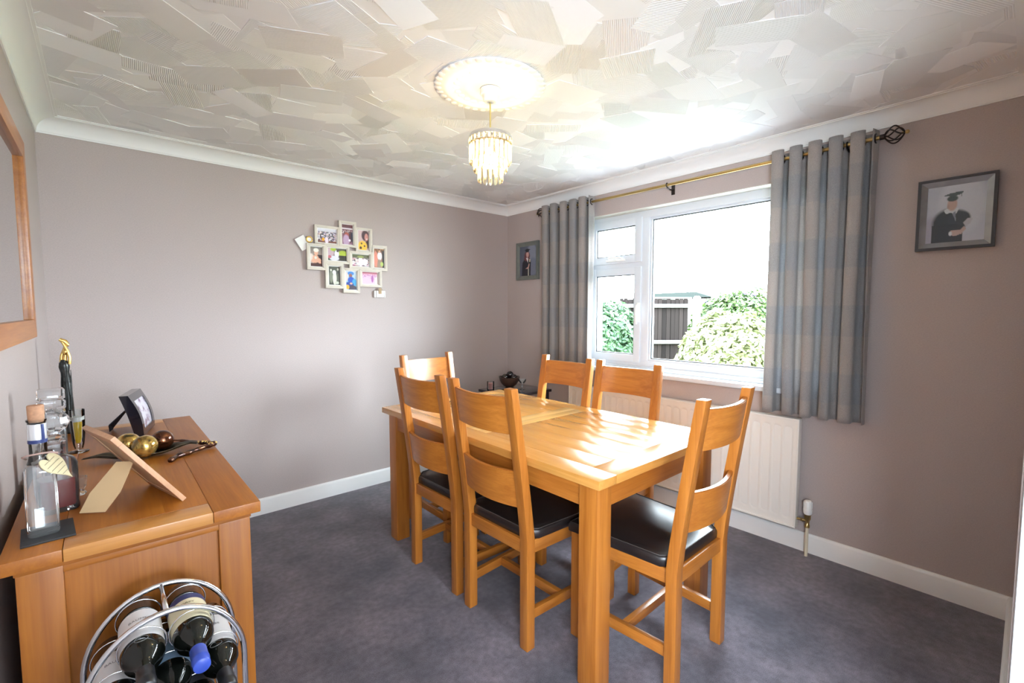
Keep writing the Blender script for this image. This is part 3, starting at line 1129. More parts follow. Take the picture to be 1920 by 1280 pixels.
for z0, z1 in ((.06, .105), (.565, .585), (ST - .06, ST - .045)):
    bx(bm, fx - .02, fx, -sy + .07, sy - .07, z0, z1, .001)
split('front_rail', bm, M['side_y'], sb, 30)
span = 2 * (sy - .076)
for k in range(3):
    y0 = -sy + .076 + k * span / 3 + .003
    y1 = -sy + .076 + (k + 1) * span / 3 - .003
    for nm, z0, z1 in (('drawer', .588, ST - .063), ('door', .108, .562)):
        bm = newbm(); bx(bm, fx - .018, fx + .002, y0, y1, z0, z1, .003)
        if nm == 'door':
            frame_boxes(bm, y0, y1, z0, z1, .055, fx - .01, fx + .010, .003)
        d = obj(nm, bm, M['side_y' if nm == 'drawer' else 'side_z'], sb, 30)
        bm = newbm()
        yk = (y0 + y1) / 2 if nm == 'drawer' else y1 - .03
        Mx = Matrix.Translation((fx + .004, yk, (z0 + z1) / 2)) @ Matrix.Rotation(PI / 2, 4, 'Y')
        lathe(bm, [(.006, 0), (.006, .014), (.015, .020), (.015, .027), (.008, .032), (0, .033)], 20, Mx)
        obj('knob', bm, M['side_z'], d, 40)

# ------------------------------------------------------------------ wall mirror
mir = thing('wall_mirror', 'large oak framed wall mirror above the sideboard', 'mirror', (-RW, -1.36, 1.243))
m0, m1, mz = -.62, .555, .722
bm = newbm()
fw = .066
for (poly) in ([(m0, 0), (m1, 0), (m1 - fw, fw), (m0 + fw, fw)], [(m1, 0), (m1, mz), (m1 - fw, mz - fw), (m1 - fw, fw)],
               [(m1, mz), (m0, mz), (m0 + fw, mz - fw), (m1 - fw, mz - fw)], [(m0, mz), (m0, 0), (m0 + fw, fw), (m0 + fw, mz - fw)]):
    prism(bm, poly, 'x', .0005, .024, .002)
obj('frame', bm, M['oak_y'], mir, 30)
bm = newbm(); bx(bm, .002, .010, m0 + fw - .004, m1 - fw + .004, fw - .004, mz - fw + .004)
obj('mirror_glass', bm, M['mirror'], mir)

# ------------------------------------------------------------------ painted photographs
def photo_mat():
    k = N('photo_print')
    a = k.n('Attribute', attribute_name='print')
    p = k.n('BsdfPrincipled', {'Base Color': a.outputs['Color'], 'Roughness': .35, 'Coat Weight': .35, 'Coat Roughness': .08})
    return k.surf(p.outputs[0])
M['photo'] = photo_mat()


def photo(name, W_, H_, shapes, parent, Mx, nx=48, ny=48, label=None, speck=0, seed=1, mat=None):
    """flat print in local XZ plane (x right, z up), facing -y, put in place by Mx"""
    me = bpy.data.meshes.new(name)
    r = random.Random(seed)
    vs, cs = [], []
    sm = lambda e0, e1, v: max(0.0, min(1.0, (v - e0) / (e1 - e0)))
    for j in range(ny + 1):
        for i in range(nx + 1):
            u, v = i / nx, j / ny
            c = [0, 0, 0]
            for s in shapes:
                k = s[0]
                if k == 'bg':
                    a, b = lin(s[1]), lin(s[2]); c = [a[q] * (1 - v) + b[q] * v for q in range(3)]
                    continue
                if k == 'e':
                    _, cx, cy, rx, ry, cc = s
                    d = math.hypot((u - cx) / rx, (v - cy) / ry)
                    al = 1 - sm(.85, 1.12, d)
                elif k == 'r':
                    _, x0, y0, x1, y1, cc = s
                    al = 1.0 if x0 <= u <= x1 and y0 <= v <= y1 else 0.0
                elif k == 'p':       # convex-ish polygon
                    _, pts, cc = s
                    ins = False
                    n = len(pts)
                    for q in range(n):
                        (xa, ya), (xb, yb) = pts[q], pts[q - 1]
                        if (ya > v) != (yb > v) and u < (xb - xa) * (v - ya) / (yb - ya) + xa:
                            ins = not ins
                    al = 1.0 if ins else 0.0
                elif k == 'crowd':   # mottled people: random light and dark blobs in a band
                    _, y0, y1, cols = s
                    if y0 <= v <= y1:
                        h = random.Random(int(u * 15) * 31 + int(v * 15) * 977 + seed)
                        cc = h.choice(cols); al = .85
                    else:
                        al, cc = 0, (0, 0, 0)
                if al > 0:
                    L_ = lin(cc); c = [c[q] * (1 - al) + L_[q] * al for q in range(3)]
            if speck:
                f = 1 + r.uniform(-speck, speck); c = [x_ * f for x_ in c]
            vs.append(Mx @ Vector((u * W_ - W_ / 2, 0, H_ / 2 - v * H_)))
            cs.append(c)
    fs = [(j * (nx + 1) + i, (j + 1) * (nx + 1) + i, (j + 1) * (nx + 1) + i + 1, j * (nx + 1) + i + 1) for j in range(ny) for i in range(nx)]
    me.from_pydata([tuple(v) for v in vs], [], fs)
    at = me.color_attributes.new('print', 'FLOAT_COLOR', 'POINT')
    for i, c in enumerate(cs):
        at.data[i].color = (*c, 1)
    me.materials.append(mat or M['photo'])
    o = bpy.data.objects.new(name, me); col.objects.link(o)
    if parent: o.parent = parent
    if label: o['label'] = label
    return o


SK = (222, 170, 145)
S_ = {}
S_[0] = [('bg', (225, 225, 235), (70, 60, 70)), ('crowd', .22, .9, [(240, 240, 245), (60, 60, 75), (150, 130, 160), (220, 190, 180), (50, 45, 60), (200, 200, 215)]), ('r', 0, .85, 1, 1, (120, 75, 65)), ('e', .3, .75, .07, .12, (235, 170, 40)), ('e', .48, .8, .09, .25, (240, 225, 240))]
S_[1] = [('bg', (95, 50, 55), (150, 110, 130)), ('r', 0, .18, 1, .24, (225, 215, 220)), ('crowd', .28, .45, [(230, 225, 225), (60, 45, 50), (180, 150, 150)]), ('e', .45, .5, .2, .12, (170, 85, 70)), ('e', .4, .78, .28, .28, (190, 160, 190)), ('e', .78, .6, .13, .3, (70, 35, 45)), ('e', .93, .6, .08, .28, (40, 50, 70)), ('e', .7, .78, .1, .06, (235, 225, 240))]
S_[2] = [('bg', (215, 185, 185), (190, 160, 160)), ('e', .68, .25, .34, .28, (65, 30, 40)), ('e', .9, .6, .2, .3, (60, 30, 38)), ('e', .78, .33, .17, .19, (205, 140, 130)), ('e', .82, .42, .07, .025, (235, 225, 220)), ('e', .42, .8, .42, .28, (240, 190, 60)), ('e', .33, .66, .08, .05, (70, 40, 20)), ('e', .6, .78, .08, .05, (75, 40, 20)), ('e', .25, .88, .11, .07, (60, 35, 20))]
S_[3] = [('bg', (120, 115, 110), (200, 180, 170)), ('r', .3, .4, 1, 1, (50, 35, 38)), ('e', .1, .55, .18, .2, (230, 215, 205)), ('e', .45, .6, .26, .2, SK), ('e', .5, .28, .17, .16, SK), ('e', .5, .17, .22, .10, (240, 235, 225)), ('e', .35, .72, .28, .10, SK), ('e', .7, .68, .2, .12, SK), ('e', .8, .8, .1, .08, SK), ('e', .45, .55, .1, .07, (225, 225, 215)), ('r', 0, .84, 1, 1, (75, 45, 45))]
S_[4] = [('bg', (95, 90, 80), (60, 70, 50)), ('e', .1, .35, .25, .4, (200, 175, 185)), ('e', .3, .1, .15, .15, (165, 190, 60)), ('e', .8, .4, .25, .25, (170, 190, 60)), ('r', .52, .55, 1, 1, (60, 55, 45)), ('e', .48, .45, .12, .3, (235, 235, 245)), ('e', .35, .8, .25, .2, (225, 225, 240)), ('e', .52, .22, .05, .08, (60, 40, 40)), ('e', .1, .7, .1, .12, (200, 110, 120))]
S_[5] = [('bg', (90, 100, 60), (120, 90, 110)), ('crowd', .3, .95, [(245, 240, 245), (60, 50, 60), (200, 90, 130), (225, 200, 190), (240, 235, 240), (90, 75, 90)]), ('e', .5, .6, .14, .4, (245, 245, 250)), ('e', .75, .62, .16, .28, (240, 240, 245)), ('e', .5, .2, .2, .1, (150, 160, 90))]
S_[6] = [('bg', (120, 70, 40), (170, 120, 90)), ('crowd', 0, .2, [(200, 150, 80), (90, 50, 30), (150, 100, 60)]), ('e', .2, .55, .2, .42, (225, 135, 110)), ('e', .58, .38, .22, .22, (240, 235, 238)), ('e', .58, .15, .09, .07, SK), ('e', .55, .8, .2, .25, (150, 125, 100)), ('r', .82, .1, 1, 1, (35, 30, 30)), ('e', .78, .8, .15, .12, (180, 195, 90))]
S_[7] = [('bg', (70, 75, 68), (60, 64, 58)), ('r', .2, 0, .8, .25, (80, 85, 75)), ('e', .22, .55, .14, .35, (130, 135, 120)), ('e', .22, .2, .08, .06, (215, 215, 200)), ('e', .53, .62, .17, .38, (225, 228, 212)), ('e', .5, .32, .16, .12, (240, 240, 228)), ('e', .82, .15, .08, .07, (190, 190, 175)), ('e', .82, .6, .1, .25, (95, 100, 90)), ('e', .72, .88, .2, .08, (205, 208, 195))]
S_[8] = [('bg', (200, 215, 230), (90, 170, 200)), ('r', 0, .08, .2, .5, (225, 195, 185)), ('e', .48, .12, .3, .11, (60, 130, 205)), ('e', .45, .25, .16, .12, (150, 95, 80)), ('e', .5, .48, .32, .18, (25, 80, 190)), ('e', .8, .6, .2, .2, (60, 160, 215)), ('e', .3, .72, .45, .14, (35, 65, 150)), ('e', .5, .66, .13, .05, SK), ('e', .6, .9, .4, .15, (70, 60, 75)), ('e', .15, .85, .17, .12, (225, 170, 50))]
S_[9] = [('bg', (200, 110, 130), (225, 200, 230)), ('r', 0, 0, 1, .1, (150, 60, 80)), ('crowd', .2, .5, [(235, 200, 225), (190, 130, 180), (215, 170, 205)]), ('e', .25, .7, .35, .3, (225, 190, 225)), ('e', .63, .55, .07, .3, (165, 80, 160)), ('e', .88, .7, .1, .3, (245, 240, 245)), ('r', .93, 0, 1, 1, (190, 170, 160))]
FR = [((-1.772, 1.809, -1.609, 1.931), (-1.758, 1.812, -1.619, 1.917)), ((-1.603, 1.802, -1.484, 1.98), (-1.588, 1.815, -1.5, 1.964)),
      ((-1.482, 1.775, -1.362, 1.946), (-1.469, 1.785, -1.379, 1.935)), ((-1.827, 1.627, -1.71, 1.801), (-1.81, 1.644, -1.722, 1.786)),
      ((-1.707, 1.68, -1.538, 1.803), (-1.691, 1.693, -1.55, 1.788)), ((-1.534, 1.651, -1.365, 1.773), (-1.517, 1.665, -1.38, 1.758)),
      ((-1.361, 1.647, -1.245, 1.83), (-1.349, 1.663, -1.26, 1.813)), ((-1.706, 1.504, -1.585, 1.677), (-1.688, 1.522, -1.601, 1.659)),
      ((-1.581, 1.474, -1.465, 1.647), (-1.566, 1.491, -1.48, 1.632)), ((-1.459, 1.523, -1.292, 1.647), (-1.444, 1.536, -1.309, 1.633))]
M['collage_frame'] = plain('stone_grey_frame', (.62, .57, .49), .4, var=.04, vscale=30)
M['mat_white'] = plain('white_card', (.85, .84, .82), .6)
cx_, cz_ = -1.536, 1.71
colg = thing('multi_photo_frame', 'beige multi-aperture frame of ten family photos on the back wall', 'photo frame', (cx_, 0, cz_))
LB = ['wide group of wedding guests', 'couple at a reception', 'woman holding sunflowers', 'baby in a white hat', 'couple on a garden lawn', 'crowd of guests outdoors', 'couple by a doorway', 'black and white wedding couple', 'child in a blue cap', 'pink toned group at a table']
for i, (o_r, i_r) in enumerate(FR):
    x0, z0, x1, z1 = [v - d for v, d in zip(o_r, (cx_, cz_, cx_, cz_))]
    a0, c0, a1, c1_ = [v - d for v, d in zip(i_r, (cx_, cz_, cx_, cz_))]
    x0 -= .004; x1 += .004; z0 -= .003; z1 += .003
    bm = newbm()
    d_ = -.026 - .002 * (i % 2)
    prism(bm, [(x0, z0), (x1, z0), (a1, c0), (a0, c0)], 'y', d_, -.001, .0012)
    prism(bm, [(x1, z0), (x1, z1), (a1, c1_), (a1, c0)], 'y', d_, -.001, .0012)
    prism(bm, [(x1, z1), (x0, z1), (a0, c1_), (a1, c1_)], 'y', d_, -.001, .0012)
    prism(bm, [(x0, z1), (x0, z0), (a0, c0), (a0, c1_)], 'y', d_, -.001, .0012)
    fr = obj('frame', bm, M['collage_frame'], colg, 30)
    bm = newbm()
    fwid = .004
    bx(bm, a0, a0 + fwid, -.020, -.012, c0, c1_); bx(bm, a1 - fwid, a1, -.020, -.012, c0, c1_)
    bx(bm, a0, a1, -.020, -.012, c0, c0 + fwid); bx(bm, a0, a1, -.020, -.012, c1_ - fwid, c1_)
    bx(bm, a0, a1, -.012, -.010, c0, c1_)
    obj('card_mount', bm, M['mat_white'], fr)
    photo('photograph', a1 - a0 - .006, c1_ - c0 - .006, S_[i], fr, Matrix.Translation(((a0 + a1) / 2, -.0145, (c0 + c1_) / 2)), 44, 44, 'small photo: ' + LB[i], speck=.08, seed=i)
# card with round charm, and hanging plaque
M['string'] = plain('twine', (.42, .30, .16), .8)
M['gold'] = plain('gilded', (.80, .55, .18), .3, 1)
wt = thing('greeting_tag', 'white card tag with round gold charm tucked at the photo frame', 'tag', (-1.85, 0, 1.80))
bm = newbm()
bx(bm, -.034, .034, -.012, -.0105, -.042, .046, .0006, Matrix.Rotation(math.radians(-33), 4, 'Y'))
obj('card', bm, M['mat_white'], wt)
bm = newbm(); torus(bm, (.040, -.018, .028), .018, .0055, 'y', 28, 8)
obj('charm_ring', bm, M['gold'], wt, 'all')
bm = newbm(); lathe(bm, [(0, 0), (.016, 0), (.016, .003), (0, .003)], 24, Matrix.Translation((.040, -.0165, .028)) @ Matrix.Rotation(PI / 2, 4, 'X'))
obj('charm_face', bm, M['mat_white'], wt, 40)
bm = newbm(); tube(bm, [(.056, -.02, .026), (.062, -.026, .025), (.072, -.029, .024)], .001, 6)
obj('string', bm, M['string'], wt)
pq = thing('hanging_plaque', 'small white plaque with brown tag hanging below the photo frame', 'plaque', (-1.302, 0, 1.47))
bm = newbm()
bx(bm, -.046, .044, -.018, -.002, -.028, .024, .004)
obj('plaque_board', bm, M['white_plastic'], pq, 30)
bm = newbm(); bx(bm, -.032, -.029, -.0192, -.0178, -.027, .023); bx(bm, .031, .034, -.0192, -.0178, -.027, .023)
split('band', bm, plain('grey_band', (.25, .25, .25), .6), pq)
bm = newbm(); prism(bm, [(-.012, .0), (.012, .0), (.012, .036), (.005, .044), (-.005, .044), (-.012, .036)], 'y', -.0215, -.0196)
obj('tag', bm, plain('kraft_card', (.45, .33, .20), .8), pq)
bm = newbm(); tube(bm, [(0, -.0205, .04), (.001, -.022, .055), (.0, -.0285, .068)], .001, 6)
tube(bm, [(0, -.022, .055), (-.03, -.010, .024)], .0008, 6); tube(bm, [(0, -.022, .055), (.03, -.010, .024)], .0008, 6)
obj('string', bm, M['string'], pq)

# graduation portraits on the window wall (local x runs toward -y of the room)
def portrait(label, y0, y1, z0, z1, shapes, bw, bwo, light_c, dark_c, seed):
    """frame on the window wall facing -x"""
    yc, zc = (y0 + y1) / 2, (z0 + z1) / 2
    Wd, Hd = abs(y1 - y0), z1 - z0
    t = thing('graduation_portrait', label, 'framed photo', (0, yc, zc), -PI / 2)
    # local: x -> -y world ; local -y -> -x world
    a, b = Wd / 2, Hd / 2
    def ringf(bm, o1, o2, i1, i2, d0, d1, d2):
        P = lambda x_, z_, y_: bm.verts.new((x_, y_, z_))
        O = [(-o1, -o2), (o1, -o2), (o1, o2), (-o1, o2)]
        I = [(-i1, -i2), (i1, -i2), (i1, i2), (-i1, i2)]
        Ob = [P(x_, z_, d0) for x_, z_ in O]; Of = [P(x_, z_, d1) for x_, z_ in O]
        If = [P(x_, z_, d2) for x_, z_ in I]; Ib = [P(x_, z_, d0) for x_, z_ in I]
        for q in range(4):
            n = (q + 1) % 4
            bm.faces.new((Ob[q], Ob[n], Of[n], Of[q])); bm.faces.new((Of[q], Of[n], If[n], If[q])); bm.faces.new((If[q], If[n], Ib[n], Ib[q])); bm.faces.new((Ib[q], Ib[n], Ob[n], Ob[q]))
        bmesh.ops.recalc_face_normals(bm, faces=bm.faces[:])
    bm = newbm(); ringf(bm, a, b, a - bwo, b - bwo, -.001, -.026, -.026)
    obj('outer_frame', bm, dark_c, t)
    bm = newbm(); ringf(bm, a - bwo, b - bwo, a - bw, b - bw, -.002, -.024, -.013)
    obj('inner_frame', bm, light_c, t)
    photo('portrait_print', 2 * (a - bw) + .002, 2 * (b - bw) + .002, shapes, t, Matrix.Translation((0, -.010, 0)), 90, 90, None, speck=.03, seed=seed)
    bm = newbm(); bx(bm, -a + bw, a - bw, -.0125, -.0115, -b + bw, b - bw)
    obj('glass', bm, M['pane'], t)
    return t
fd, fl = plain('charcoal_frame', (.045, .045, .052), .4), plain('pewter_frame', (.30, .31, .33), .32, .35, var=.1)
fl2 = plain('grey_green_frame', (.17, .185, .17), .4, .2, var=.1)
G1 = [('bg', (195, 196, 214), (205, 202, 220)), ('e', .6, .35, .4, .5, (214, 212, 228)), ('e', .2, .8, .3, .3, (185, 180, 202)),
      ('e', .38, .66, .27, .25, (58, 62, 74)), ('e', .55, .62, .18, .18, (66, 70, 84)), ('r', .11, .68, .64, 1.0, (56, 58, 72)), ('p', [(.11, 1), (.14, .6), (.2, .66), (.2, 1)], (56, 58, 72)),
      ('e', .63, .60, .13, .12, (66, 70, 84)), ('p', [(.30, .43), (.42, .37), (.56, .42), (.50, .53), (.42, .48), (.34, .50)], (225, 225, 235)),
      ('p', [(.45, .5), (.5, .46), (.52, .66)], (150, 150, 175)), ('e', .44, .335, .085, .115, (205, 170, 165)), ('e', .375, .37, .02, .04, (190, 160, 155)),
      ('e', .44, .235, .095, .05, (70, 80, 88)), ('p', [(.27, .175), (.42, .135), (.62, .13), (.60, .165), (.48, .2)], (78, 88, 96)), ('p', [(.585, .15), (.60, .15), (.60, .22), (.585, .22)], (110, 115, 125)),
      ('p', [(.42, .86), (.44, .80), (.60, .80), (.66, .74), (.70, .78), (.62, .87), (.50, .90)], (205, 175, 175)), ('e', .435, .85, .03, .04, (230, 230, 240)), ('p', [(.64, .68), (.72, .60), (.80, .62), (.76, .70), (.68, .74)], (200, 195, 210))]
portrait('wide graduation portrait in charcoal frame, right of the curtain', -2.940, -3.199, 1.617, 1.936, G1, .034, .012, fl, fd, 3)
G2 = [('bg', (95, 98, 118), (100, 100, 120)), ('e', .75, .3, .35, .35, (140, 140, 160)), ('e', .8, .7, .3, .3, (120, 122, 145)),
      ('p', [(.12, 1), (.16, .55), (.3, .42), (.62, .42), (.68, .55), (.66, 1)], (34, 28, 42)), ('e', .45, .33, .17, .16, (110, 55, 60)), ('e', .40, .42, .14, .08, (110, 55, 60)), ('e', .47, .28, .085, .10, (215, 160, 155)),
      ('p', [(.38, .40), (.46, .38), (.52, .42), (.50, .56)], (235, 220, 225)), ('e', .46, .165, .11, .045, (22, 22, 32)), ('p', [(.28, .13), (.46, .085), (.66, .125), (.46, .165)], (22, 22, 32)),
      ('r', .58, .44, .64, .54, (225, 210, 180)), ('p', [(.34, .76), (.5, .70), (.56, .58), (.6, .62), (.54, .76)], (215, 160, 150)), ('r', .51, .76, .55, 1, (225, 220, 205))]
portrait('small graduation portrait in grey frame between room corner and curtain', -.150, -.432, 1.620, 1.955, G2, .036, .010, fl2, fl2, 4)

# ------------------------------------------------------------------ corner table with bowl, candle and goblet
CTZ = .700
ct = thing('corner_table', 'small black table in the corner behind the window side chairs', 'side table', (-.38, -.53, 0))
bm = newbm(); bx(bm, -.225, .225, -.20, .20, CTZ - .022, CTZ, .003)
obj('tabletop', bm, M['black_gloss'], ct, 30)
for ax in (-1, 1):
    for ay in (-1, 1):
        bm = newbm(); xa, xb = sorted((ax * .21, ax * .175)); ya, yb = sorted((ay * .185, ay * .15))
        bx(bm, xa, xb, ya, yb, 0, CTZ - .022, .002); obj('leg', bm, M['black_gloss'], ct, 30)
bm = newbm(); bx(bm, -.19, .19, -.165, .165, .2, .218, .002)
obj('shelf', bm, M['black_gloss'], ct, 30)
bw = thing('decorative_bowl', 'brown boat-shaped bowl on the black corner table', 'bowl', (-.345, -.42, CTZ))
bm = newbm()
prof_o = [(.0, 0), (.030, 0), (.036, .004), (.060, .022), (.078, .050), (.087, .082), (.083, .084), (.072, .052), (.055, .028), (.0, .012)]
lathe(bm, prof_o, 32)
for v in bm.verts:   # rim rises at two ends like a boat
    rr = math.hypot(v.co.x, v.co.y)
    if rr > .05:
        v.co.z += .22 * (rr - .05) * (v.co.x / rr) ** 2
    v.co.x *= 1.04
for v in bm.verts:
    v.co = Matrix.Rotation(-.72, 4, 'Z') @ v.co
obj('bowl', bm, plain('brown_wood_bowl', (.065, .035, .024), .35, var=.2), bw, 50)
dballm = plain('dark_lacquer', (.014, .009, .009), .12, coat=.6)
for n_, (dx, dy, dz, r_, lb) in enumerate(((-.030, .022, .082, .029, 'dark shiny ball at the left in the brown bowl'), (.028, -.026, .080, .028, 'dark shiny ball at the right in the brown bowl'), (.010, .004, .103, .030, 'dark shiny ball resting highest in the brown bowl'))):
    bm = newbm(); ball(bm, (0, 0, 0), r_, 24, 14)
    tag(obj('decorative_ball', bm, dballm, None, 'all', (-.345 + dx, -.42 + dy, CTZ + dz)), lb, 'ornament', 'dark balls in the corner bowl')
cd = thing('candle', 'pink candle in a clear glass on the corner table', 'candle', (-.545, -.415, CTZ))
bm = newbm(); lathe(bm, [(0, .004), (.0272, .004), (.0272, .052), (.024, .054), (.0, .053)], 24)
obj('wax', bm, plain('pink_wax', (.85, .42, .38), .5, spec=.4), cd, 40)
bm = newbm(); lathe(bm, [(0, 0), (.028, 0), (.0295, .003), (.0295, .066), (.0280, .066), (.0275, .0035), (0, .0035)], 28)
obj('glass_jar', bm, M['clear'], cd, 40)
gb = thing('glass_goblet', 'small clear glass goblet at the window edge of the corner table', 'glass', (-.350, -.585, CTZ))
bm = newbm()
lathe(bm, [(0, 0), (.024, 0), (.024, .002), (.008, .006), (.004, .014), (.004, .024), (.008, .03), (.004, .036), (.004, .044), (.018, .052), (.030, .070), (.033, .085), (.0315, .085), (.028, .071), (.016, .055), (0, .050)], 24)
obj('goblet', bm, M['crystal'], gb, 50)

# ------------------------------------------------------------------ things on the sideboard
def wp(name, label, cat, loc, rz=0, group=None): return thing(name, label, cat, (loc[0], loc[1], ST), rz, group)
co = newbm(); bx(co, -.045, .045, -.06, .06, 0, .005, .0015)
cst = tag(obj('coaster', co, M['slate'], None, 30, (-3.006, -1.812, ST), (0, 0, .08)), 'dark slate coaster under the corked bottle', 'coaster')
# corked gin-style bottle
bt = thing('corked_bottle', 'tall clear square bottle with cork and heart label on the slate coaster', 'bottle', (-3.013, -1.812, ST + .005), .1)
bm = newbm()
body = [(.0, 0), (.025, 0), (.0275, .004), (.0275, .146), (.0262, .154), (.0205, .166)]
lathe(bm, body + [(.0, .1665)], 32, None, 5)
obj('glass_body', bm, glass('bottle_glass', (.95, .96, .96), .34, 1.0, .03, .10, (.9, .93, .94)), bt, 50)
bm = newbm()
lathe(bm, [(.0205, .166), (.0175, .176), (.0155, .186), (.0155, .262), (.0175, .264), (.0175, .268), (.0, .268)], 28)
nk = obj('neck', bm, M['clear'], bt, 50)
bm = newbm(); lathe(bm, [(.0162, .222), (.0162, .258), (.0158, .2585)], 28, cap=False)
obj('neck_label', bm, plain('silver_label', (.75, .77, .80), .25, .6), nk, 50)
bm = newbm(); lathe(bm, [(.0166, .214), (.0166, .222), (.0160, .2222)], 28)
bx(bm, -.003, .003, -.0172, -.0160, .222, .258, .0004, Matrix.Rotation(.6, 4, 'Z'))
obj('blue_band', bm, plain('navy_band', (.02, .035, .14), .4), nk, 50)
bm = newbm(); lathe(bm, [(0, .262), (.0125, .262), (.014, .270), (.0145, .299), (.0135, .301), (0, .301)], 24)
obj('cork', bm, plain('cork', (.48, .26, .15), .8, var=.15, vscale=120), bt, 40)
# heart tag hanging at the shoulder
bm = newbm()
hp = []
for i in range(36):
    a = 2 * PI * i / 36
    hx_ = 16 * math.sin(a) ** 3
    hz_ = 13 * math.cos(a) - 5 * math.cos(2 * a) - 2 * math.cos(3 * a) - math.cos(4 * a)
    hp.append((hx_ * .0015, hz_ * .0025))
prism(bm, hp, 'y', -.0012, .0012)
Mh = Matrix.Translation((.026, -.022, .158)) @ Matrix.Rotation(math.radians(38), 4, 'Z') @ Matrix.Rotation(math.radians(-28), 4, 'X') @ Matrix.Rotation(math.radians(-28), 4, 'Y')
for v in bm.verts: v.co = Mh @ v.co
ht = obj('heart_tag', bm, plain('cream_heart_card', (.62, .54, .33), .6), bt, 30)
bm = newbm()
for q in range(5):
    wln = (.030, .036, .034, .026, .016)[q]
    bx(bm, -wln / 2, wln / 2, -.0018, -.0013, .016 - q * .010, .0172 - q * .010, 0, Mh)
obj('printed_lines', bm, plain('print_grey', (.25, .22, .15), .7), ht)
bm = newbm()
tube(bm, [(-.02, .012, .176), (-.026, -.002, .184), (-.018, -.018, .190), (.004, -.022, .192), (.02, -.016, .19), (.032, -.016, .186)], .0022, 8)
obj('tag_ribbon', bm, plain('pink_ribbon', (.45, .30, .26), .7), ht, 'all')

# spirits decanters
liq = plain('red_liqueur', (.15, .005, .005), .1, spec=.5)
d1 = wp('glass_decanter', 'cut glass decanter of dark red spirit with ball stopper, behind the corked bottle', 'decanter', (-2.998, -1.640), .2)
bm = newbm()
lathe(bm, [(0, 0), (.038, 0), (.041, .004), (.041, .122), (.036, .134), (.018, .144), (.0155, .150), (.0155, .176), (.024, .182), (.024, .186), (.0, .186)], 32, None, 4)
obj('glass_body', bm, M['crystal'], d1, 50)
bm = newbm(); lathe(bm, [(0, .012), (.034, .012), (.035, .016), (.035, .085), (0, .086)], 32, None, 4)
obj('liquor', bm, liq, d1, 50)
bm = newbm()
lathe(bm, [(.013, .186), (.022, .190), (.012, .198), (.012, .206), (.026, .214), (.034, .230), (.030, .246), (.018, .262), (0, .268)], 10)
obj('stopper', bm, M['crystal'], d1)
d2 = wp('glass_decanter', 'square cut glass decanter with flat wide stopper, between decanter and beer glass', 'decanter', (-3.018, -1.345), .1)
bm = newbm()
lathe(bm, [(0, 0), (.028, 0), (.030, .004), (.030, .165), (.026, .178), (.017, .188), (.015, .194), (.015, .205), (.030, .212), (.030, .216), (0, .216)], 32, None, 6)
obj('glass_body', bm, M['crystal'], d2, 50)
bm = newbm(); lathe(bm, [(0, .012), (.024, .012), (.025, .016), (.025, .105), (0, .106)], 32, None, 6)
obj('liquor', bm, plain('brown_whisky', (.09, .025, .02), .1), d2, 50)
bm = newbm()
lathe(bm, [(.012, .216), (.012, .222), (.030, .224), (.032, .228), (.032, .244), (.025, .248), (.025, .252), (.031, .256), (.031, .280), (.028, .284), (0, .284)], 32, None, 6)
obj('stopper', bm, M['crystal'], d2, 40)
tum = wp('glass_tumbler', 'small faceted glass beside the red decanter on the sideboard', 'glass', (-2.962, -1.545))
bm = newbm()
lathe(bm, [(0, 0), (.016, 0), (.018, .004), (.012, .012), (.018, .024), (.021, .05), (.0195, .05), (.016, .024), (0, .016)], 10)
obj('tumbler', bm, M['crystal'], tum)
bg_ = wp('beer_glass', 'tall footed glass of golden beer on the sideboard', 'glass', (-2.976, -1.0))
bm = newbm()
lathe(bm, [(0, 0), (.028, 0), (.029, .003), (.012, .008), (.012, .014), (.016, .03), (.019, .055), (.021, .10), (.022, .158), (.0205, .158), (.0195, .10), (.017, .055), (.012, .035), (0, .030)], 28)
obj('glass_body', bm, M['clear'], bg_, 50)
bm = newbm(); lathe(bm, [(0, .034), (.0115, .036), (.0165, .056), (.0190, .10), (.0196, .115), (0, .115)], 28)
obj('beer', bm, plain('golden_beer', (.80, .48, .03), .2), bg_, 50)
bm = newbm(); lathe(bm, [(0, .1152), (.0197, .1152), (.0202, .132), (0, .134)], 28)
obj('foam', bm, plain('foam', (.75, .73, .68), .8), bg_, 50)

# tall figurine: a slender robed figure with raised gilded arms
fg = wp('figurine', 'tall slender dark figurine with gilded head and raised arms', 'figurine', (-3.018, -.60))
bm = newbm()
zz = [0, .004, .012, .03, .09, .16, .22, .26, .285, .30, .315]
rr = [.030, .031, .024, .022, .017, .015, .016, .014, .018, .016, .008]
bm2 = bm
for s in (0,):
    pts = [(.004 * math.sin(z * 14), .003 * math.sin(z * 9), z) for z in zz]
    tube(bm, pts, rr, 16)
for k in range(5):
    a = 2 * PI * k / 5
    tube(bm, [(.016 * math.cos(a + z * 5) * (1.25 if z < .02 else 1), .016 * math.sin(a + z * 5) * (1.25 if z < .02 else 1), z) for z in (.01, .05, .1, .16, .22, .27)], [.004, .004, .0035, .003, .0025, .001], 6)
obj('robe', bm, plain('dark_mottled_bronze', (.030, .032, .030), .25, .4, var=.5, vscale=60), fg, 50)
bm = newbm()
tube(bm, [(0, 0, .31), (.002, 0, .325), (.003, 0, .335)], [.007, .006, .006], 10)
ball(bm, (.004, 0, .348), .0125, 14, 10, (.9, .95, 1.15))
tube(bm, [(.014, -.006, .296), (.016, -.008, .325), (.010, -.006, .355), (-.002, -.003, .385), (-.010, -.002, .402)], [.006, .0055, .005, .0045, .005], 8)
tube(bm, [(-.012, .006, .296), (-.010, .008, .33), (.0, .006, .36), (.006, .003, .378), (.014, 0, .372)], [.006, .0055, .005, .0045, .004], 8)
tube(bm, [(-.012, -.002, .402), (.004, -.002, .392), (.012, 0, .376)], [.007, .009, .007], 8)
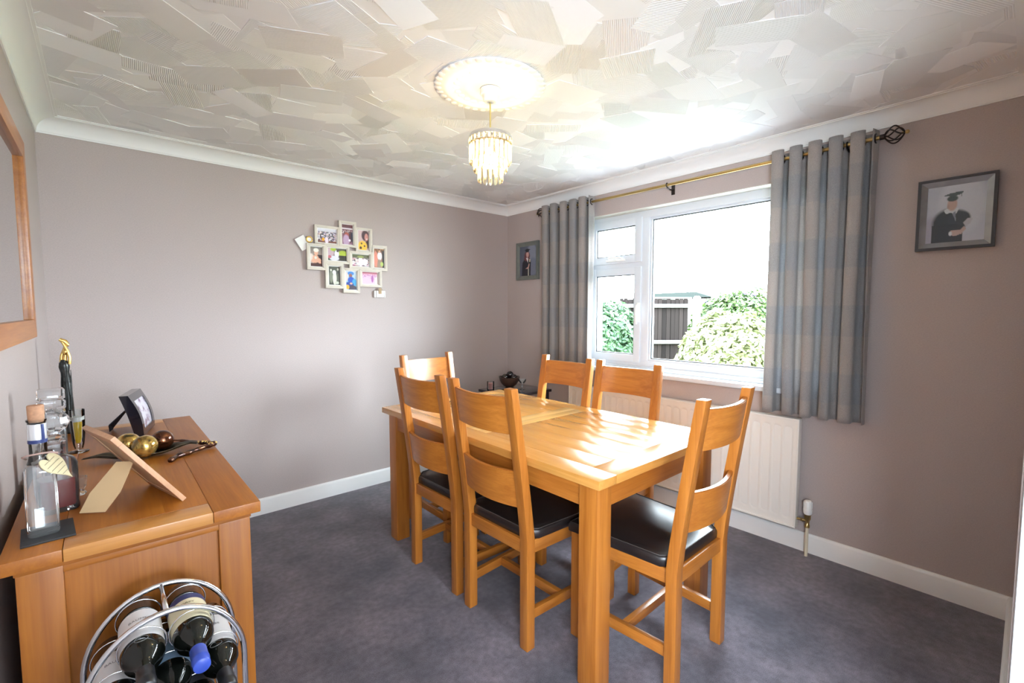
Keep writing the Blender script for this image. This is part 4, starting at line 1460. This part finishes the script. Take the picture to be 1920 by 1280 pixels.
obj('gilded_head_and_arms', bm, M['gold'], fg, 50)

# wooden photo frame seen from behind, propped on its strut
wf = thing('wooden_photo_frame', 'pale wooden photo frame seen from behind, propped on its strut', 'photo frame', (-2.765, -1.692, ST))
Nb = Vector((-2.736, -1.795, ST)); Fb = Vector((-2.793, -1.588, ST)); Nt = Vector((-2.879, -1.834, 1.0274))
ex = (Fb - Nb).normalized(); ez = (Nt - Nb).normalized(); ey = ex.cross(ez).normalized()
orig = (Nb + Fb) / 2
if ey.dot(Vector((1, -1, 0))) < 0: pass
# ey: normal; front of the frame faces away from wall side (+x, up)
if ey.x < 0: ey = -ey
Mw = Matrix.Translation(orig - wf.location) @ Matrix((( ex.x, ey.x, ez.x, 0), (ex.y, ey.y, ez.y, 0), (ex.z, ey.z, ez.z, 0), (0, 0, 0, 1)))
Mw = Matrix.Translation((0, 0, .006)) @ Mw
fwid, fh, fth = .107, .254, .012
bm = newbm()
b_ = .026
for (x0, x1, z0, z1) in ((-fwid, fwid, 0, b_), (-fwid, fwid, fh - b_, fh), (-fwid, -fwid + b_, b_, fh - b_), (fwid - b_, fwid, b_, fh - b_)):
    bx(bm, x0, x1, -fth, 0, z0, z1, .0012, Mw)
obj('frame', bm, M['pale_z'], wf, 30)
bm = newbm(); bx(bm, -fwid + b_ - .004, fwid - b_ + .004, -fth + .002, -fth + .006, b_ - .004, fh - b_ + .004, 0, Mw)
obj('backing_board', bm, plain('mdf_board', (.60, .42, .26), .7), wf)
photo('photograph', 2 * (fwid - b_), fh - 2 * b_, [('bg', (200, 205, 215), (120, 110, 100)), ('e', .5, .5, .2, .25, (210, 165, 140)), ('e', .5, .95, .35, .3, (80, 90, 130))], wf, Mw @ Matrix.Translation((0, -.003, fh / 2)) @ Matrix.Rotation(PI, 4, 'Z'), 20, 20)
# strut: hinged high on the back, foot on the sideboard
bm = newbm()
hinge = (orig + ez * .150 - ey * .013)
footA = Vector((-2.954, -1.719, ST)); footB = Vector((-2.905, -1.752, ST))

hw_dir = (footA - footB).normalized() * .021
hA, hB = hinge + hw_dir, hinge - hw_dir
fm = (footA + footB) / 2
midp = hinge.lerp(fm, .62)
wdir = (footA - footB).normalized()
pts = [hA, midp + wdir * .036, footA + (fm - hinge) * 0, footB, midp - wdir * .036, hB]
nrm_ = (footA - hA).cross(footB - hA).normalized()
T0 = [bm.verts.new(p - wf.location + Vector((0, 0, .0015))) for p in pts]
T1 = [bm.verts.new(p - wf.location + nrm_ * .003 + Vector((0, 0, .0015))) for p in pts]
bm.faces.new(T0); bm.faces.new(T1[::-1])
for q in range(6): bm.faces.new((T0[q], T0[(q + 1) % 6], T1[(q + 1) % 6], T1[q]))
bmesh.ops.recalc_face_normals(bm, faces=bm.faces[:])
st = obj('strut', bm, plain('mdf_strut', (.66, .47, .26), .7), wf)

# black bowed photo frame
bf = thing('black_photo_frame', 'black glossy bowed photo frame standing at the far end of the sideboard', 'photo frame', (-2.757, -.79, ST))
e = Vector((.236, .972, 0)).normalized(); nv = Vector((.972, -.236, 0)).normalized()
lean = Vector((-.045, .0, .0))
def bfp(u, h, d):
    """u along width, h 0..1 height, d depth from the front surface"""
    H_ = .172
    bow = .013 * math.sin(PI * h) - .046 * h - (.010 * math.sin(PI * h) if d > .02 else 0)
    return e * u + nv * (bow - d) + Vector((0, 0, H_ * h + .002))
bm = newbm()
hw_ = .105
nh = 16
def strip(u0, u1, h0, h1, d0, d1):
    n = max(2, int(nh * (h1 - h0)))
    R_ = []
    for i in range(n + 1):
        h = h0 + (h1 - h0) * i / n
        R_.append([bm.verts.new(bfp(u, h, d)) for u, d in ((u0, d0), (u1, d0), (u1, d1), (u0, d1))])
    for A, B in zip(R_, R_[1:]):
        for k in range(4):
            bm.faces.new((A[k], A[(k + 1) % 4], B[(k + 1) % 4], B[k]))
    bm.faces.new(R_[0][::-1]); bm.faces.new(R_[-1])
strip(-hw_, -hw_ + .030, 0, 1, 0, .030); strip(hw_ - .030, hw_, 0, 1, 0, .030)
strip(-hw_ + .03, hw_ - .03, 0, .16, 0, .030); strip(-hw_ + .03, hw_ - .03, .84, 1, 0, .030)
strip(-hw_ + .03, hw_ - .03, .15, .85, .012, .028)
bmesh.ops.recalc_face_normals(bm, faces=bm.faces[:])
obj('frame', bm, M['black_gloss'], bf, 30)
bm = newbm()
R_ = []
for i in range(11):
    h = .16 + .68 * i / 10
    R_.append([bm.verts.new(bfp(u, h, .004)) for u in (-hw_ + .03, hw_ - .03)])
for A, B in zip(R_, R_[1:]): bm.faces.new((A[0], A[1], B[1], B[0]))
k = N('frame_print')
tcn = k.n('TexCoord'); nn = k.n('TexNoise', {'Vector': tcn.outputs['Object'], 'Scale': 28.0, 'Detail': 3.0})
cr = k.n('ValToRGB', {'Fac': nn.outputs['Fac']})
cr.color_ramp.elements[0].position = .36; cr.color_ramp.elements[0].color = (.25, .16, .28, 1)
cr.color_ramp.elements[1].position = .5; cr.color_ramp.elements[1].color = (.72, .70, .80, 1)
pp = k.n('BsdfPrincipled', {'Base Color': cr.outputs[0], 'Roughness': .08, 'Coat Weight': .6})
obj('photograph', bm, k.surf(pp.outputs[0]), bf, 'all')
bm = newbm()
hh = bfp(0, .62, .031)
ft = Vector((-.126, .100, .0))
wv = e * .028
P_ = [hh + wv * .8 + Vector((0, 0, .01)), hh - wv * .8 + Vector((0, 0, .01)), ft - wv * 1.3 + Vector((0, 0, .03)), ft - wv * 1.0 + Vector((0, 0, .002)), ft + wv * 1.0 + Vector((0, 0, .002)), ft + wv * 1.3 + Vector((0, 0, .03))]
off = Vector((.25, 0, 1)).normalized() * .006
A = [bm.verts.new(p) for p in P_]; B = [bm.verts.new(p + off) for p in P_]
bm.faces.new(A); bm.faces.new(B[::-1])
for q in range(6): bm.faces.new((A[q], A[(q + 1) % 6], B[(q + 1) % 6], B[q]))
bmesh.ops.recalc_face_normals(bm, faces=bm.faces[:])
obj('strut', bm, plain('black_velvet', (.010, .010, .022), .8), bf)

# leaf dish, balls, branch ornament
def mottled(name, c1, c2, c3, sc=14, rough=.18):
    k = N(name)
    tc = k.n('TexCoord')
    oi = k.n('ObjectInfo')
    sh_ = k.n('VectorMath', {0: (5, 9, 3), 'Scale': oi.outputs['Random']}, operation='SCALE')
    av = k.n('VectorMath', {0: tc.outputs['Object'], 1: sh_.outputs[0]}, operation='ADD')
    nn = k.n('TexNoise', {'Vector': av.outputs[0], 'Scale': sc, 'Detail': 4.0, 'Distortion': .8})
    cr = k.n('ValToRGB', {'Fac': nn.outputs['Fac']})
    el = cr.color_ramp.elements
    el[0].position = .38; el[0].color = (*c1, 1)
    el[1].position = .66; el[1].color = (*c3, 1)
    q = el.new(.5); q.color = (*c2, 1)
    p = k.n('BsdfPrincipled', {'Base Color': cr.outputs[0], 'Roughness': rough, 'Metallic': .75, 'Coat Weight': .5, 'Coat Roughness': .05})
    return k.surf(p.outputs[0])
goldm = mottled('gold_leaf_glaze', (.05, .045, .02), (.45, .27, .06), (.85, .62, .18), 28)
redm = mottled('amber_brown_glaze', (.05, .012, .005), (.13, .035, .012), (.25, .09, .025), 30)
ld_ = thing('leaf_dish', 'long dark metal leaf-shaped dish on the sideboard', 'dish', (-2.80, -1.225, ST))
bm = newbm()
pa = [Vector(p) for p in ((-.165, .040, .012), (-.12, .018, .016), (-.06, -.005, .006), (0, -.012, .003), (.055, -.008, .004), (.10, -.012, .014), (.135, -.030, .026), (.155, -.055, .026))]
wd_ = [.001, .022, .042, .052, .050, .036, .016, .004]
def cr_(P, t):
    n = len(P) - 1; i = min(int(t), n - 1); f = t - i
    p0, p1, p2, p3 = P[max(i - 1, 0)], P[i], P[i + 1], P[min(i + 2, n)]
    return .5 * ((2 * p1) + (-p0 + p2) * f + (2 * p0 - 5 * p1 + 4 * p2 - p3) * f * f + (-p0 + 3 * p1 - 3 * p2 + p3) * f ** 3)
R_ = []
NS = 42
for i in range(NS + 1):
    t = i / NS * 7
    c = cr_(pa, t); c2 = cr_(pa, min(t + .05, 7)); c1 = cr_(pa, max(t - .05, 0))
    d = (c2 - c1); d.z = 0; d.normalize(); s_ = Vector((-d.y, d.x, 0))
    j = int(min(t, 6.999)); w_ = wd_[j] + (wd_[j + 1] - wd_[j]) * (t - j)
    w_ *= 1 + .06 * math.sin(t * 7)
    row = []
    for q in range(9):
        v = q / 4 - 1
        row.append(bm.verts.new(c + s_ * w_ * v + Vector((0, 0, .016 * v * v * (w_ / .05) + .0018))))
    R_.append(row)
for A, B in zip(R_, R_[1:]):
    for q in range(8): bm.faces.new((A[q], A[q + 1], B[q + 1], B[q]))
o = obj('leaf', bm, plain('pewter_leaf', (.10, .085, .06), .28, .85, var=.3, vscale=40), ld_, 'all')
mo = o.modifiers.new('thickness', 'SOLIDIFY'); mo.thickness = .002; mo.offset = 1
bm = newbm()
tube(bm, [cr_(pa, t / 6) + Vector((0, 0, .0035)) for t in range(1, 42)], .0016, 6)
obj('leaf_vein', bm, M['dark_metal'], ld_, 'all')
for nm, x_, y_, z_, r_, mt, lb in (('a', -2.797, -1.262, .0445, .0385, goldm, 'gold and green glazed ball, nearest on the leaf dish'),
                                 ('b', -2.840, -1.186, .0445, .038, goldm, 'gold and black glazed ball partly behind the wooden frame'),
                                 ('c', -2.743, -1.203, .0435, .036, redm, 'amber brown glazed ball on the leaf dish')):
    bm = newbm(); ball(bm, (0, 0, 0), r_, 32, 20)
    tag(obj('decorative_ball', bm, mt, None, 'all', (x_, y_, ST + z_)), lb, 'ornament', 'glazed balls on the leaf dish')
br = thing('branch_ornament', 'brown and gold twisted branch ornament at the sideboard front edge', 'ornament', (-2.668, -1.275, ST))
bm = newbm()
ctrl = [Vector(p) for p in ((-.068, -.100, .009), (-.040, -.060, .010), (-.012, -.045, .011), (.022, -.018, .012), (.058, .002, .014), (.076, .006, .017), (.062, .020, .019), (.040, .040, .020), (.024, .075, .019), (-.010, .125, .020), (-.05, .16, .022))]
pts, rd = [], []
NB = 60
rb = random.Random(4)
for i in range(NB + 1):
    t = i / NB * 10
    pts.append(cr_(ctrl, t) - Vector((0, 0, .002)))
    base_r = [.0085, .0095, .008, .0075, .009, .010, .008, .0075, .006, .005, .003]
    j = int(min(t, 9.999)); rad_ = base_r[j] + (base_r[j + 1] - base_r[j]) * (t - j)
    rd.append(rad_ * (1 + .13 * math.sin(t * 6.5)))
tube(bm, pts, rd, 12)
o = obj('branch', bm, mottled('copper_brown', (.03, .010, .008), (.07, .024, .016), (.22, .09, .04), 50), br, 'all')
bm = newbm()
for i in range(22, 44):
    for _ in range(2):
        a = rb.uniform(0, 2 * PI)
        p = pts[i] + Vector((math.cos(a), math.sin(a) * .8, abs(math.sin(a)))) * rd[i] * .8
        ball(bm, tuple(p), rb.uniform(.0022, .004), 8, 6)
obj('gold_beading', bm, M['gold'], o, 'all')

# ------------------------------------------------------------------ wine rack and bottles
rk = thing('wine_rack', 'chrome arched wine rack standing in front of the sideboard', 'wine rack', (-2.813, -2.060, 0))
AX, AZ, ZC, DD = .141, .160, .540, .065
def arch_pts(y, n=28):
    P_ = [(AX + .006, y, .006), (AX + .004, y, .15), (AX, y, .35)]
    for i in range(n + 1):
        a = PI * i / n
        P_.append((AX * math.cos(a), y, ZC + AZ * math.sin(a)))
    P_ += [(-AX, y, .35), (-AX - .004, y, .15), (-AX - .006, y, .006)]
    return P_
for s in (-1, 1):
    bm = newbm(); tube(bm, arch_pts(s * DD), .0062, 12)
    obj('hoop', bm, M['chrome'], rk, 'all')
bm = newbm()
for (x_, z_) in ((0, ZC + AZ - .001), (-AX, .30), (AX, .30), (-AX - .004, .10), (AX + .004, .10)):
    tube(bm, [(x_, -DD, z_), (x_, DD, z_)], .0048, 10)
split('cross_bar', bm, M['chrome'], rk, 'all')
slots = []
rows_z = [.640, .566, .492, .418, .344, .270, .196, .122]
for r_, z_ in enumerate(rows_z):
    for x_ in ((-.043, .043) if r_ % 2 == 0 else (-.088, 0, .088)):
        slots.append((x_, z_))
first = None
for (x_, z_) in slots:
    if first is None:
        bm = newbm()
        torus(bm, (0, 0, 0), .0415, .0016, 'y', 28, 6)
        first = obj('bottle_ring', bm, M['chrome'], rk, 'all'); o = first
    else:
        o = first.copy(); col.objects.link(o); o.parent = rk
    o.location = (x_, -(DD - .004), z_)
    o = first.copy(); col.objects.link(o); o.parent = rk
    o.location = (x_, DD - .004, z_)
M['wine_glass'] = plain('black_green_bottle', (.004, .005, .004), .06, coat=0, spec=.5)
def text_band(txt, size, R_, ang0, y0, mat, parent, Mx, name='label_text'):
    """lettering bent round the bottle; reads along the neck-to-base direction"""
    cu = bpy.data.curves.new('t', 'FONT'); cu.body = txt; cu.size = size; cu.align_x = 'CENTER'; cu.extrude = .0001
    tmp = bpy.data.objects.new('t', cu); col.objects.link(tmp)
    dg = bpy.context.evaluated_depsgraph_get(); dg.update()
    me = bpy.data.meshes.new_from_object(tmp.evaluated_get(dg))
    bpy.data.objects.remove(tmp)
    for v in me.vertices:
        a = ang0 + v.co.x / R_
        rr_ = R_ + .0004 + v.co.z
        v.co = Mx @ Vector((rr_ * math.sin(a), y0 + v.co.y, rr_ * math.cos(a)))
    me.name = name
    me.materials.clear(); me.materials.append(mat)
    o = bpy.data.objects.new(name, me); col.objects.link(o); o.parent = parent
    return o
def wine_bottle(label, lab_c, cap_c, band_c=None, txt=None, roll=0.0, ink=(.12, .12, .14), seal=False, dy=0):
    """axis along -y; origin at the middle of the rack slot"""
    t = thing('wine_bottle', label, 'wine bottle', (0, 0, 0), 0, 'wine bottles in the rack')
    Mx = Matrix.Translation((0, .100 + dy, 0)) @ Matrix.Rotation(PI / 2, 4, 'X')     # lathe z -> -y
    R_ = .0375
    bm = newbm()
    lathe(bm, [(0, .004), (.028, 0), (.035, .002), (R_, .008), (R_, .185), (.0355, .200), (.029, .214), (.020, .226), (.0155, .238), (.0145, .250), (.0140, .298), (.0, .298)], 36, Mx)
    obj('glass_body', bm, M['wine_glass'], t, 60)
    bm = newbm(); lathe(bm, [(.0150, .246), (.0152, .250), (.0152, .276), (.0160, .278), (.0160, .284), (.0152, .286), (.0152, .3005), (.0135, .302), (0, .302)], 28, Mx)
    obj('capsule', bm, plain('capsule', cap_c, .35), t, 50)
    if lab_c:
        bm = newbm()
        seg = 40
        A, B = [], []
        for i in range(seg + 1):
            a = roll + (i / seg - .5) * 2 * 1.75
            A.append(bm.verts.new(Vector(((R_ + .0003) * math.sin(a), .100 + dy - .070, (R_ + .0003) * math.cos(a)))))
            B.append(bm.verts.new(Vector(((R_ + .0003) * math.sin(a), .100 + dy - .178, (R_ + .0003) * math.cos(a)))))
        for i in range(seg): bm.faces.new((A[i], B[i], B[i + 1], A[i + 1]))
        lo_ = obj('label', bm, plain('paper_label', lab_c, .6), t, 'all')
        if band_c:
            bm = newbm(); A, B = [], []
            for i in range(seg + 1):
                a = roll + (i / seg - .5) * 2 * 1.76
                A.append(bm.verts.new(Vector(((R_ + .0005) * math.sin(a), .100 + dy - .069, (R_ + .0005) * math.cos(a)))))
                B.append(bm.verts.new(Vector(((R_ + .0005) * math.sin(a), .100 + dy - .092, (R_ + .0005) * math.cos(a)))))
            for i in range(seg): bm.faces.new((A[i], B[i], B[i + 1], A[i + 1]))
            obj('label_band', bm, plain('band', band_c, .5), lo_, 'all')
        if txt:
            text_band(txt, .0105, R_ + .0006, roll, .100 + dy - .114, plain('label_ink', ink, .6), lo_, Matrix.Identity(4))
    if seal:
        bm = newbm()
        pts = []
        for i in range(24):
            a = 2 * PI * i / 24
            ang = roll + .30 * math.cos(a); yy = .188 + .008 * math.sin(a)
            pts.append(Vector(((R_ + .0002) * math.sin(ang), .100 + dy - yy, (R_ + .0002 - max(0, (yy - .185)) * .12) * math.cos(ang))))
        tube(bm, pts, .0009, 6, closed=True)
        obj('glass_seal', bm, plain('seal_glass', (.10, .10, .10), .2), t, 'all')
    return t
OX, OY = -2.813, -2.060
def put(b, sl): b.location = (OX + sl[0], OY, sl[1] - .0025)
white_l, cream_l, blue_l = (.72, .72, .74), (.78, .72, .50), (.22, .34, .50)
put(wine_bottle('dark wine bottle with white label in the top left slot of the rack', white_l, (.012, .012, .014), None, 'BAUMES', -.05, (.2, .2, .22), True), slots[0])
put(wine_bottle('wine bottle with cream label, navy band and blue capsule at the top of the rack', cream_l, (.035, .075, .42), (.03, .04, .14), 'LOREY', -.10, (.2, .15, .08)), slots[1])
put(wine_bottle('wine bottle with white label at the left edge of the rack, second row', white_l, (.012, .012, .014), None, 'BAUMES', .05, (.2, .2, .22)), slots[2])
put(wine_bottle('wine bottle with pale blue label in the middle of the second row', blue_l, (.05, .012, .02), None, 'CAVE', 0, (.75, .78, .82)), slots[3])
put(wine_bottle('dark wine bottle with white label at the right edge of the second row', white_l, (.012, .012, .014), None, 'BAUMES', -.15, (.2, .2, .22), True), slots[4])
put(wine_bottle('dark wine bottle low at the left of the third row of the rack', (.05, .05, .06), (.012, .012, .014), None, None), slots[5])
put(wine_bottle('dark wine bottle with grey neck low at the right of the third row', (.05, .05, .06), (.06, .06, .065), None, None, dy=.0), slots[6])

# ------------------------------------------------------------------ garden outside the window
def grass_mat():
    k = N('lawn')
    tc = k.n('TexCoord')
    nn = k.n('TexNoise', {'Vector': tc.outputs['Object'], 'Scale': 30.0, 'Detail': 5.0})
    cr = k.n('ValToRGB', {'Fac': nn.outputs['Fac']})
    cr.color_ramp.elements[0].color = (.08, .12, .04, 1); cr.color_ramp.elements[1].color = (.18, .24, .10, 1)
    p = k.n('BsdfPrincipled', {'Base Color': cr.outputs[0], 'Roughness': .9})
    return k.surf(p.outputs[0])
bm = newbm(); bx(bm, .3, 2.6, -8, 6, -.5, -.27, .01)  # unseen slab, added as a reflector that brightens the ceiling
pt_ = obj('garden_patio', bm, plain('pale_paving', (.35, .35, .36), .85, var=.08, vscale=3)); tag(pt_, 'pale paved patio outside the window', 'patio'); pt_['kind'] = 'structure'
bm = newbm(); bx(bm, .3, 22, -14, 22, -.5, -.3)
gr = obj('garden_lawn', bm, grass_mat()); tag(gr, 'lawn outside the window', 'lawn'); gr['kind'] = 'structure'

def leaf_mat(name, c1, c2, tr=.3):
    k = N(name)
    g_ = k.n('NewGeometry')
    cr = k.n('ValToRGB', {'Fac': g_.outputs['Random Per Island']})
    cr.color_ramp.elements[0].color = (*c1, 1); cr.color_ramp.elements[1].color = (*c2, 1)
    p = k.n('BsdfPrincipled', {'Base Color': cr.outputs[0], 'Roughness': .45})
    tl = k.n('BsdfTranslucent', {'Color': cr.outputs[0]})
    mx = k.n('MixShader', {0: tr, 1: p.outputs[0], 2: tl.outputs[0]})
    return k.surf(mx.outputs[0])

def foliage(bm, c, rad, n, size, seed, lump=.12, fill=.6):
    r = random.Random(seed)
    for _ in range(n):
        while True:
            d = Vector((r.gauss(0, 1), r.gauss(0, 1), r.gauss(0, 1)))
            if d.length > .1: break
        d.normalize()
        k = r.uniform(fill, 1.0) + lump * math.sin(d.x * 7 + seed) * math.sin(d.y * 6) * math.sin(d.z * 8 + 1)
        p = Vector((c[0] + d.x * rad[0] * k, c[1] + d.y * rad[1] * k, c[2] + d.z * rad[2] * k))
        if p.z < -.28: continue
        s = size * r.uniform(.6, 1.3)
        n_ = (d + Vector((r.uniform(-.7, .7), r.uniform(-.7, .7), r.uniform(-.2, .9)))).normalized()
        a = n_.orthogonal().normalized()
        a = (Matrix.Rotation(r.uniform(0, 2 * PI), 3, n_) @ a)
        b = n_.cross(a)
        # pointed leaf folded along the midrib
        P_ = [p - a * s, p - a * .3 * s + b * .42 * s + n_ * .10 * s, p + a * .4 * s + b * .36 * s + n_ * .08 * s, p + a * s, p + a * .4 * s - b * .36 * s + n_ * .08 * s, p - a * .3 * s - b * .42 * s + n_ * .10 * s]
        V = [bm.verts.new(q) for q in P_]
        bm.faces.new((V[0], V[1], V[2], V[3])); bm.faces.new((V[0], V[3], V[4], V[5]))
def shrub(name, label, cat, c, rad, n, size, seed, m_, base=None, fill=.6, flowers=None):
    t = thing(name, label, cat, (c[0], c[1], -.3))
    bm = newbm(); foliage(bm, (0, 0, c[2] + .3), rad, n, size, seed, fill=fill)
    for v in bm.verts:
        if v.co.z < .02: v.co.z = .02
    obj('foliage', bm, m_, t)
    bm = newbm()
    rr_ = random.Random(seed)
    for q in range(9):
        a = rr_.uniform(0, 2 * PI); tp = Vector((math.cos(a) * rad[0] * .6, math.sin(a) * rad[1] * .6, (c[2] + .3) + rad[2] * rr_.uniform(-.1, .6)))
        tube(bm, [(0, 0, 0), (tp.x * .3, tp.y * .3, tp.z * .5), tuple(tp)], [.022, .014, .005], 6)
    obj('stem', bm, plain('bark', (.10, .07, .05), .9), t)
    if flowers:
        bm = newbm()
        for q in range(flowers[0]):
            a, h = rr_.uniform(0, 2 * PI), rr_.uniform(.0, .95)
            d = Vector((math.cos(a) * math.sqrt(1 - h * h), math.sin(a) * math.sqrt(1 - h * h), h))
            p = Vector((d.x * rad[0] * 1.02, d.y * rad[1] * 1.02, c[2] + .3 + d.z * rad[2] * 1.02))
            for _ in range(5):
                ball(bm, tuple(p + Vector((rr_.uniform(-.03, .03), rr_.uniform(-.03, .03), rr_.uniform(-.03, .03)))), flowers[2], 6, 4)
        obj('flowers', bm, plain('petals', flowers[1], .7), t)
    return t
shrub('shrub', 'rounded pale green shrub in front of the fence', 'shrub', (3.4, -.63, .52), (.62, .68, .80), 9000, .050, 2, leaf_mat('pale_leaf', (.11, .13, .045), (.26, .28, .14)), fill=.86)
shrub('shrub', 'climbing shrub with purple flowers beside the concrete fence post', 'shrub', (7.75, 1.0, .85), (.7, 1.15, .95), 9000, .060, 5, leaf_mat('mid_leaf', (.015, .045, .008), (.09, .14, .035)), fill=.8, flowers=(16, (.10, .06, .50), .022))
shrub('shrub', 'bluish green hedge behind the opening casement', 'hedge', (4.2, 2.12, .72), (.6, .86, .86), 9000, .055, 8, leaf_mat('blue_leaf', (.015, .05, .022), (.07, .14, .055)), fill=.8)
shrub('tree', 'pale yellow-green tree rising behind the hedge', 'tree', (7.3, 5.7, 1.5), (.95, 1.3, .95), 5000, .08, 9, leaf_mat('lime_leaf', (.16, .20, .06), (.26, .29, .12)), fill=.5)

# fence: weathered dark vertical boards between rails, one post
fn = thing('garden_fence', 'dark weathered board fence with two grey rails', 'fence', (6.0, 2.15, -.3))
fdir = Vector((.72, -.56, 0)).normalized()
ang = math.atan2(fdir.y, fdir.x)
Mf = Matrix.Rotation(ang, 4, 'Z')
bm = newbm()
rf = random.Random(3)
q = -.7
while q < .80:
    tw = rf.uniform(-.006, .006)
    bx(bm, q, q + .082, .03 + tw, .045 + tw, .04, 1.90 + rf.uniform(-.02, .02), .002, Mf)
    bx(bm, q + .075, q + .098, .040 + tw, .052 + tw, .04, 1.88, 0, Mf)
    q += .095
def board_mat():
    k = N('weathered_board')
    g_ = k.n('NewGeometry'); tc = k.n('TexCoord')
    mp = k.n('Mapping', {'Vector': tc.outputs['Object'], 'Scale': (30, 30, 2)})
    nn = k.n('TexNoise', {'Vector': mp.outputs[0], 'Scale': 1.0, 'Detail': 4.0})
    ad = k.n('Math', {0: g_.outputs['Random Per Island'], 1: nn.outputs['Fac']}, operation='ADD')
    mr = k.n('MapRange', {'Value': ad.outputs[0], 'From Min': .2, 'From Max': 1.6})
    cr = k.n('ValToRGB', {'Fac': mr.outputs[0]})
    cr.color_ramp.elements[0].color = (.004, .003, .003, 1); cr.color_ramp.elements[1].color = (.020, .015, .014, 1)
    p = k.n('BsdfPrincipled', {'Base Color': cr.outputs[0], 'Roughness': .9, 'Specular IOR Level': .1})
    return k.surf(p.outputs[0])
obj('boards', bm, board_mat(), fn)
railm = plain('grey_rail', (.07, .066, .062), .8, var=.3, vscale=12)
for z_ in (1.745, .96, .2):
    bm = newbm(); bx(bm, -.7, .90, -.035, .028, z_ - .04, z_ + .04, .006, Mf)
    obj('rail', bm, railm, fn)
bm = newbm(); bx(bm, -.7, .9, .02, .07, 1.905, 1.93, .004, Mf)
obj('capping', bm, plain('pale_capping', (.35, .34, .32), .8), fn)
fp = thing('fence_post', 'pale concrete post at the end of the fence', 'post', (6.0 + fdir.x * 1.0, 2.15 + fdir.y * 1.0, -.3), ang)
bm = newbm(); bx(bm, -.06, .06, -.06, .06, 0, 1.93, .008)
bx(bm, -.045, .045, -.045, .045, 1.93, 1.955, .01)
obj('post', bm, plain('concrete', (.42, .41, .39), .9, var=.1), fp)
sh_ = thing('garden_shed', 'low shed with grey-green felt roof behind the fence', 'shed', (9.4, 3.1, -.3))
bm = newbm(); bx(bm, -.9, .9, -1.0, 1.0, 0, 1.95, .01)
obj('walls', bm, plain('shed_board', (.30, .29, .27), .9), sh_)
bm = newbm(); prism(bm, [(-1.15, 1.98), (1.15, 1.98), (1.0, 2.10), (-.7, 2.12)], 'x', -1.0, 1.0)
obj('roof', bm, plain('green_felt', (.010, .015, .013), .9), sh_)
bp2 = thing('brick_pier', 'pinkish brick pier with a dark cap beyond the shrubs', 'brick pier', (9.3, 1.08, -.3))
bm = newbm(); bx(bm, -.2, .2, -.28, .13, 0, 2.16, .004)
k = N('pink_brick')
tc = k.n('TexCoord')
bk = k.n('TexBrick', {'Vector': k.n('Mapping', {'Vector': tc.outputs['Object'], 'Rotation': (PI / 2, 0, PI / 2)}).outputs[0], 'Color1': (.30, .15, .12), 'Color2': (.34, .19, .15), 'Mortar': (.4, .37, .34), 'Scale': 1.0, 'Brick Width': .225, 'Row Height': .075, 'Mortar Size': .01})
pb = k.n('BsdfPrincipled', {'Base Color': bk.outputs['Color'], 'Roughness': .9})
obj('pier', bm, k.surf(pb.outputs[0]), bp2)
bm = newbm(); bx(bm, -.23, .23, -.33, .16, 2.16, 2.24, .006)
obj('cap', bm, plain('dark_cap', (.05, .05, .05), .8), bp2)
